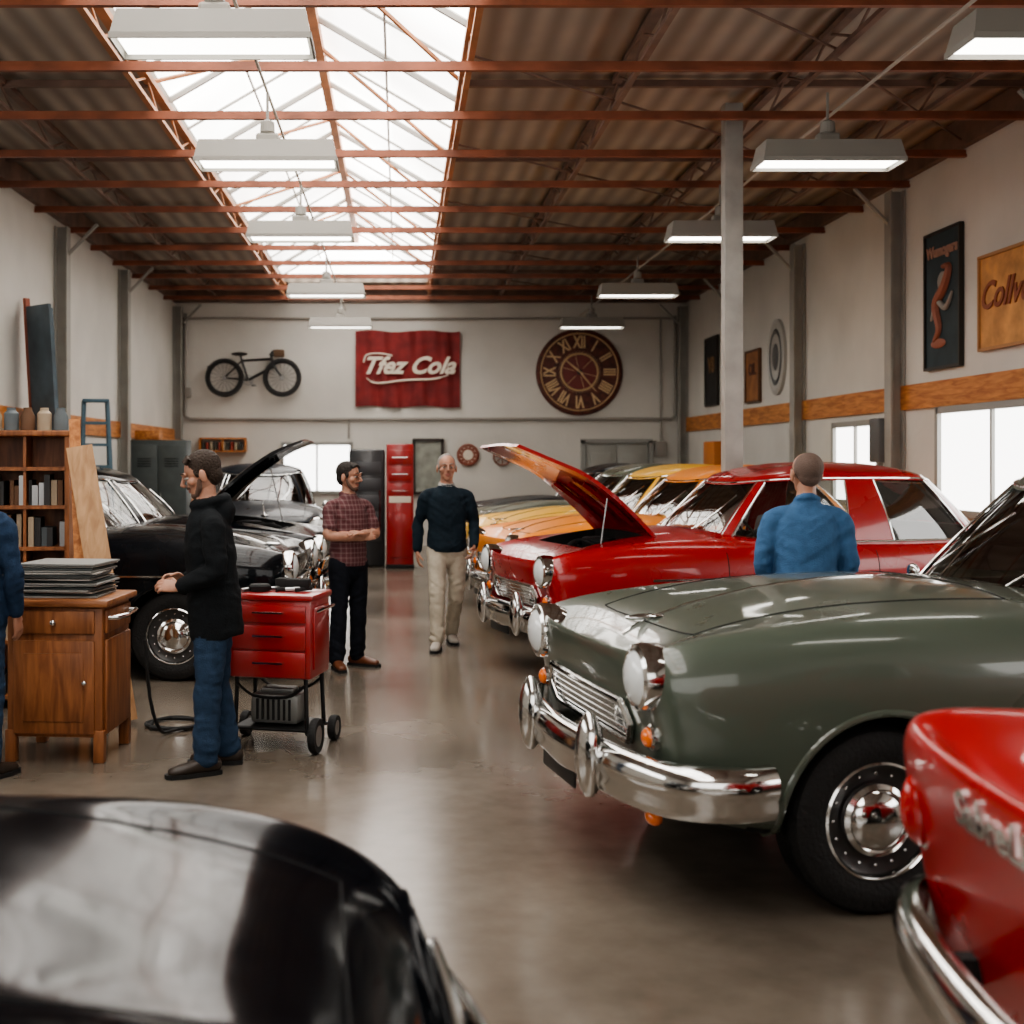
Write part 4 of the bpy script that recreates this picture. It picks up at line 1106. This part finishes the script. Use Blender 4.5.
HB=mat('hair_brown',(.035,.02,.012),.7,bump=.9,bscale=90); HG=mat('hair_grey',(.24,.22,.20),.7,bump=.7,bscale=90); HD=mat('hair_dark',(.020,.014,.011),.7,bump=.9,bscale=90); HS=mat('hair_short_grey',(.15,.10,.08),.7,bump=.5,bscale=150)
JEANS=fab('blue_denim',(.03,.055,.10)); DJ=fab('dark_denim',(.010,.012,.018)); CREAM=fab('cream_chino',(.46,.41,.33),.1)
BLK=fab('black_hoodie',(.010,.012,.014)); NAVYS=fab('navy_sweater',(.012,.022,.032)); BLUE=fab('blue_shirt',(.065,.15,.29),.12); DBL=fab('dark_blue_jacket',(.02,.04,.08))
SHB=mat('brown_leather',(.13,.045,.02),.4); SHD=mat('dark_brown_leather',(.03,.02,.014),.45); SHG=mat('grey_suede',(.35,.32,.28),.7)
def legs(l,r,lf=12,rf=-12):
    return {'L':l,'R':r,'Lf':lf,'Rf':rf}
stand=legs(((.09,0,.88),(.105,-.015,.49),(.11,.02,.10)),((-.09,0,.88),(-.105,-.015,.49),(-.11,.02,.10)))
person('man_in_black_hoodie',(-1.01,6.80,0),rad(-84),1.72,BLK,JEANS,HB,SHD,
  {'L':((.20,.0,1.39),(.235,.02,1.12),(.17,-.18,1.03),(-.1,-1,.12),(-.6,0,-.5),.8,-1),
   'R':((-.20,.0,1.39),(-.245,.04,1.12),(-.17,-.17,1.04),(.1,-1,.1),(.6,0,-.5),.8,1)},
  legs(((.09,0,.88),(.115,-.03,.49),(.13,-.04,.10)),((-.09,0,.88),(-.10,.01,.49),(-.11,.07,.10)),20,-5),hem=.74,loose=1.16,hd=(20,0,0),hood=True,lean=(0,-.08),beard=True)
person('man_in_plaid_shirt',(-.42,10.15,0),rad(38),1.66,plaid(),DJ,HD,SHB,
  {'L':((.20,.0,1.40),(.25,-.06,1.14),(-.02,-.23,1.16),(-1,-.1,.15),(0,.3,-1),.7,-1),
   'R':((-.20,.0,1.40),(-.25,-.06,1.14),(.02,-.19,1.12),(1,-.12,.2),(0,.8,-.4),.6,1)},
  legs(((.09,0,.88),(.10,-.01,.49),(.11,.02,.10)),((-.09,0,.88),(-.11,-.02,.49),(-.15,-.04,.10)),25,-20),hem=.88,short=True,hd=(4,0,25),belly=.01,beard=True)
person('man_in_navy_sweater',(.42,11.25,0),rad(4),1.73,NAVYS,CREAM,HG,SHG,
  {'L':((.20,.0,1.40),(.255,.03,1.14),(.235,-.12,.92),(-.25,-.5,-.8),(-1,0,0),.8,-1),
   'R':((-.20,.0,1.40),(-.255,.06,1.13),(-.265,.04,.87),(.05,-.2,-1),(1,0,0),.6,1)},
  legs(((.09,0,.88),(.095,.02,.49),(.07,.26,.12)),((-.09,0,.88),(-.10,-.14,.50),(-.11,-.22,.10)),4,-14),hem=.88,loose=1.08,bald=.7,collar=fab('white_collar',(.4,.4,.38)))
person('man_in_blue_shirt',(2.34,7.2,0),rad(172),1.72,BLUE,DJ,HS,SHD,
  {'L':((.205,.0,1.39),(.25,-.0,1.12),(.20,-.14,.93),(-.2,-.8,-.4),(-1,0,0),.6,-1),
   'R':((-.205,.0,1.39),(-.25,.0,1.12),(-.20,-.14,.93),(.2,-.8,-.4),(1,0,0),.6,1)},
  stand,hem=.86,loose=1.12,hd=(6,0,12),bald=2)
person('man_in_blue_jacket',(-2.26,6.6,0),rad(165),1.72,DBL,JEANS,HD,SHD,
  {'L':((.205,.0,1.39),(.25,.0,1.12),(.22,-.08,.88),(-.0,-.3,-1),(-1,0,0),.5,-1),
   'R':((-.205,.0,1.39),(-.25,.0,1.12),(-.22,-.08,.88),(.0,-.3,-1),(1,0,0),.5,1)},
  stand,hem=.80,loose=1.12)

# ------------------------------------------------------------------ world + camera
w=bpy.data.worlds.new('World'); SC.world=w; w.use_nodes=True
w.node_tree.nodes['Background'].inputs[0].default_value=(.8,.85,.9,1); w.node_tree.nodes['Background'].inputs[1].default_value=.5
try:
    SC.view_settings.view_transform='AgX'; SC.view_settings.look='AgX - Medium High Contrast'; SC.view_settings.exposure=.05
except Exception as ex: print(ex)
cam=bpy.data.cameras.new('camera'); co=bpy.data.objects.new('camera',cam); COL.objects.link(co)
co.location=(0,0,1.68); co.rotation_euler=(pi/2,0,0)
cam.sensor_width=36; cam.lens=1250/1024*36; cam.shift_x=112/1024; cam.shift_y=-52/1024
cam.dof.use_dof=True; cam.dof.focus_distance=7.6; cam.dof.aperture_fstop=2.2; cam.clip_start=.05
SC.camera=co
for m in list(bpy.data.meshes):
    if m.users==0: bpy.data.meshes.remove(m)
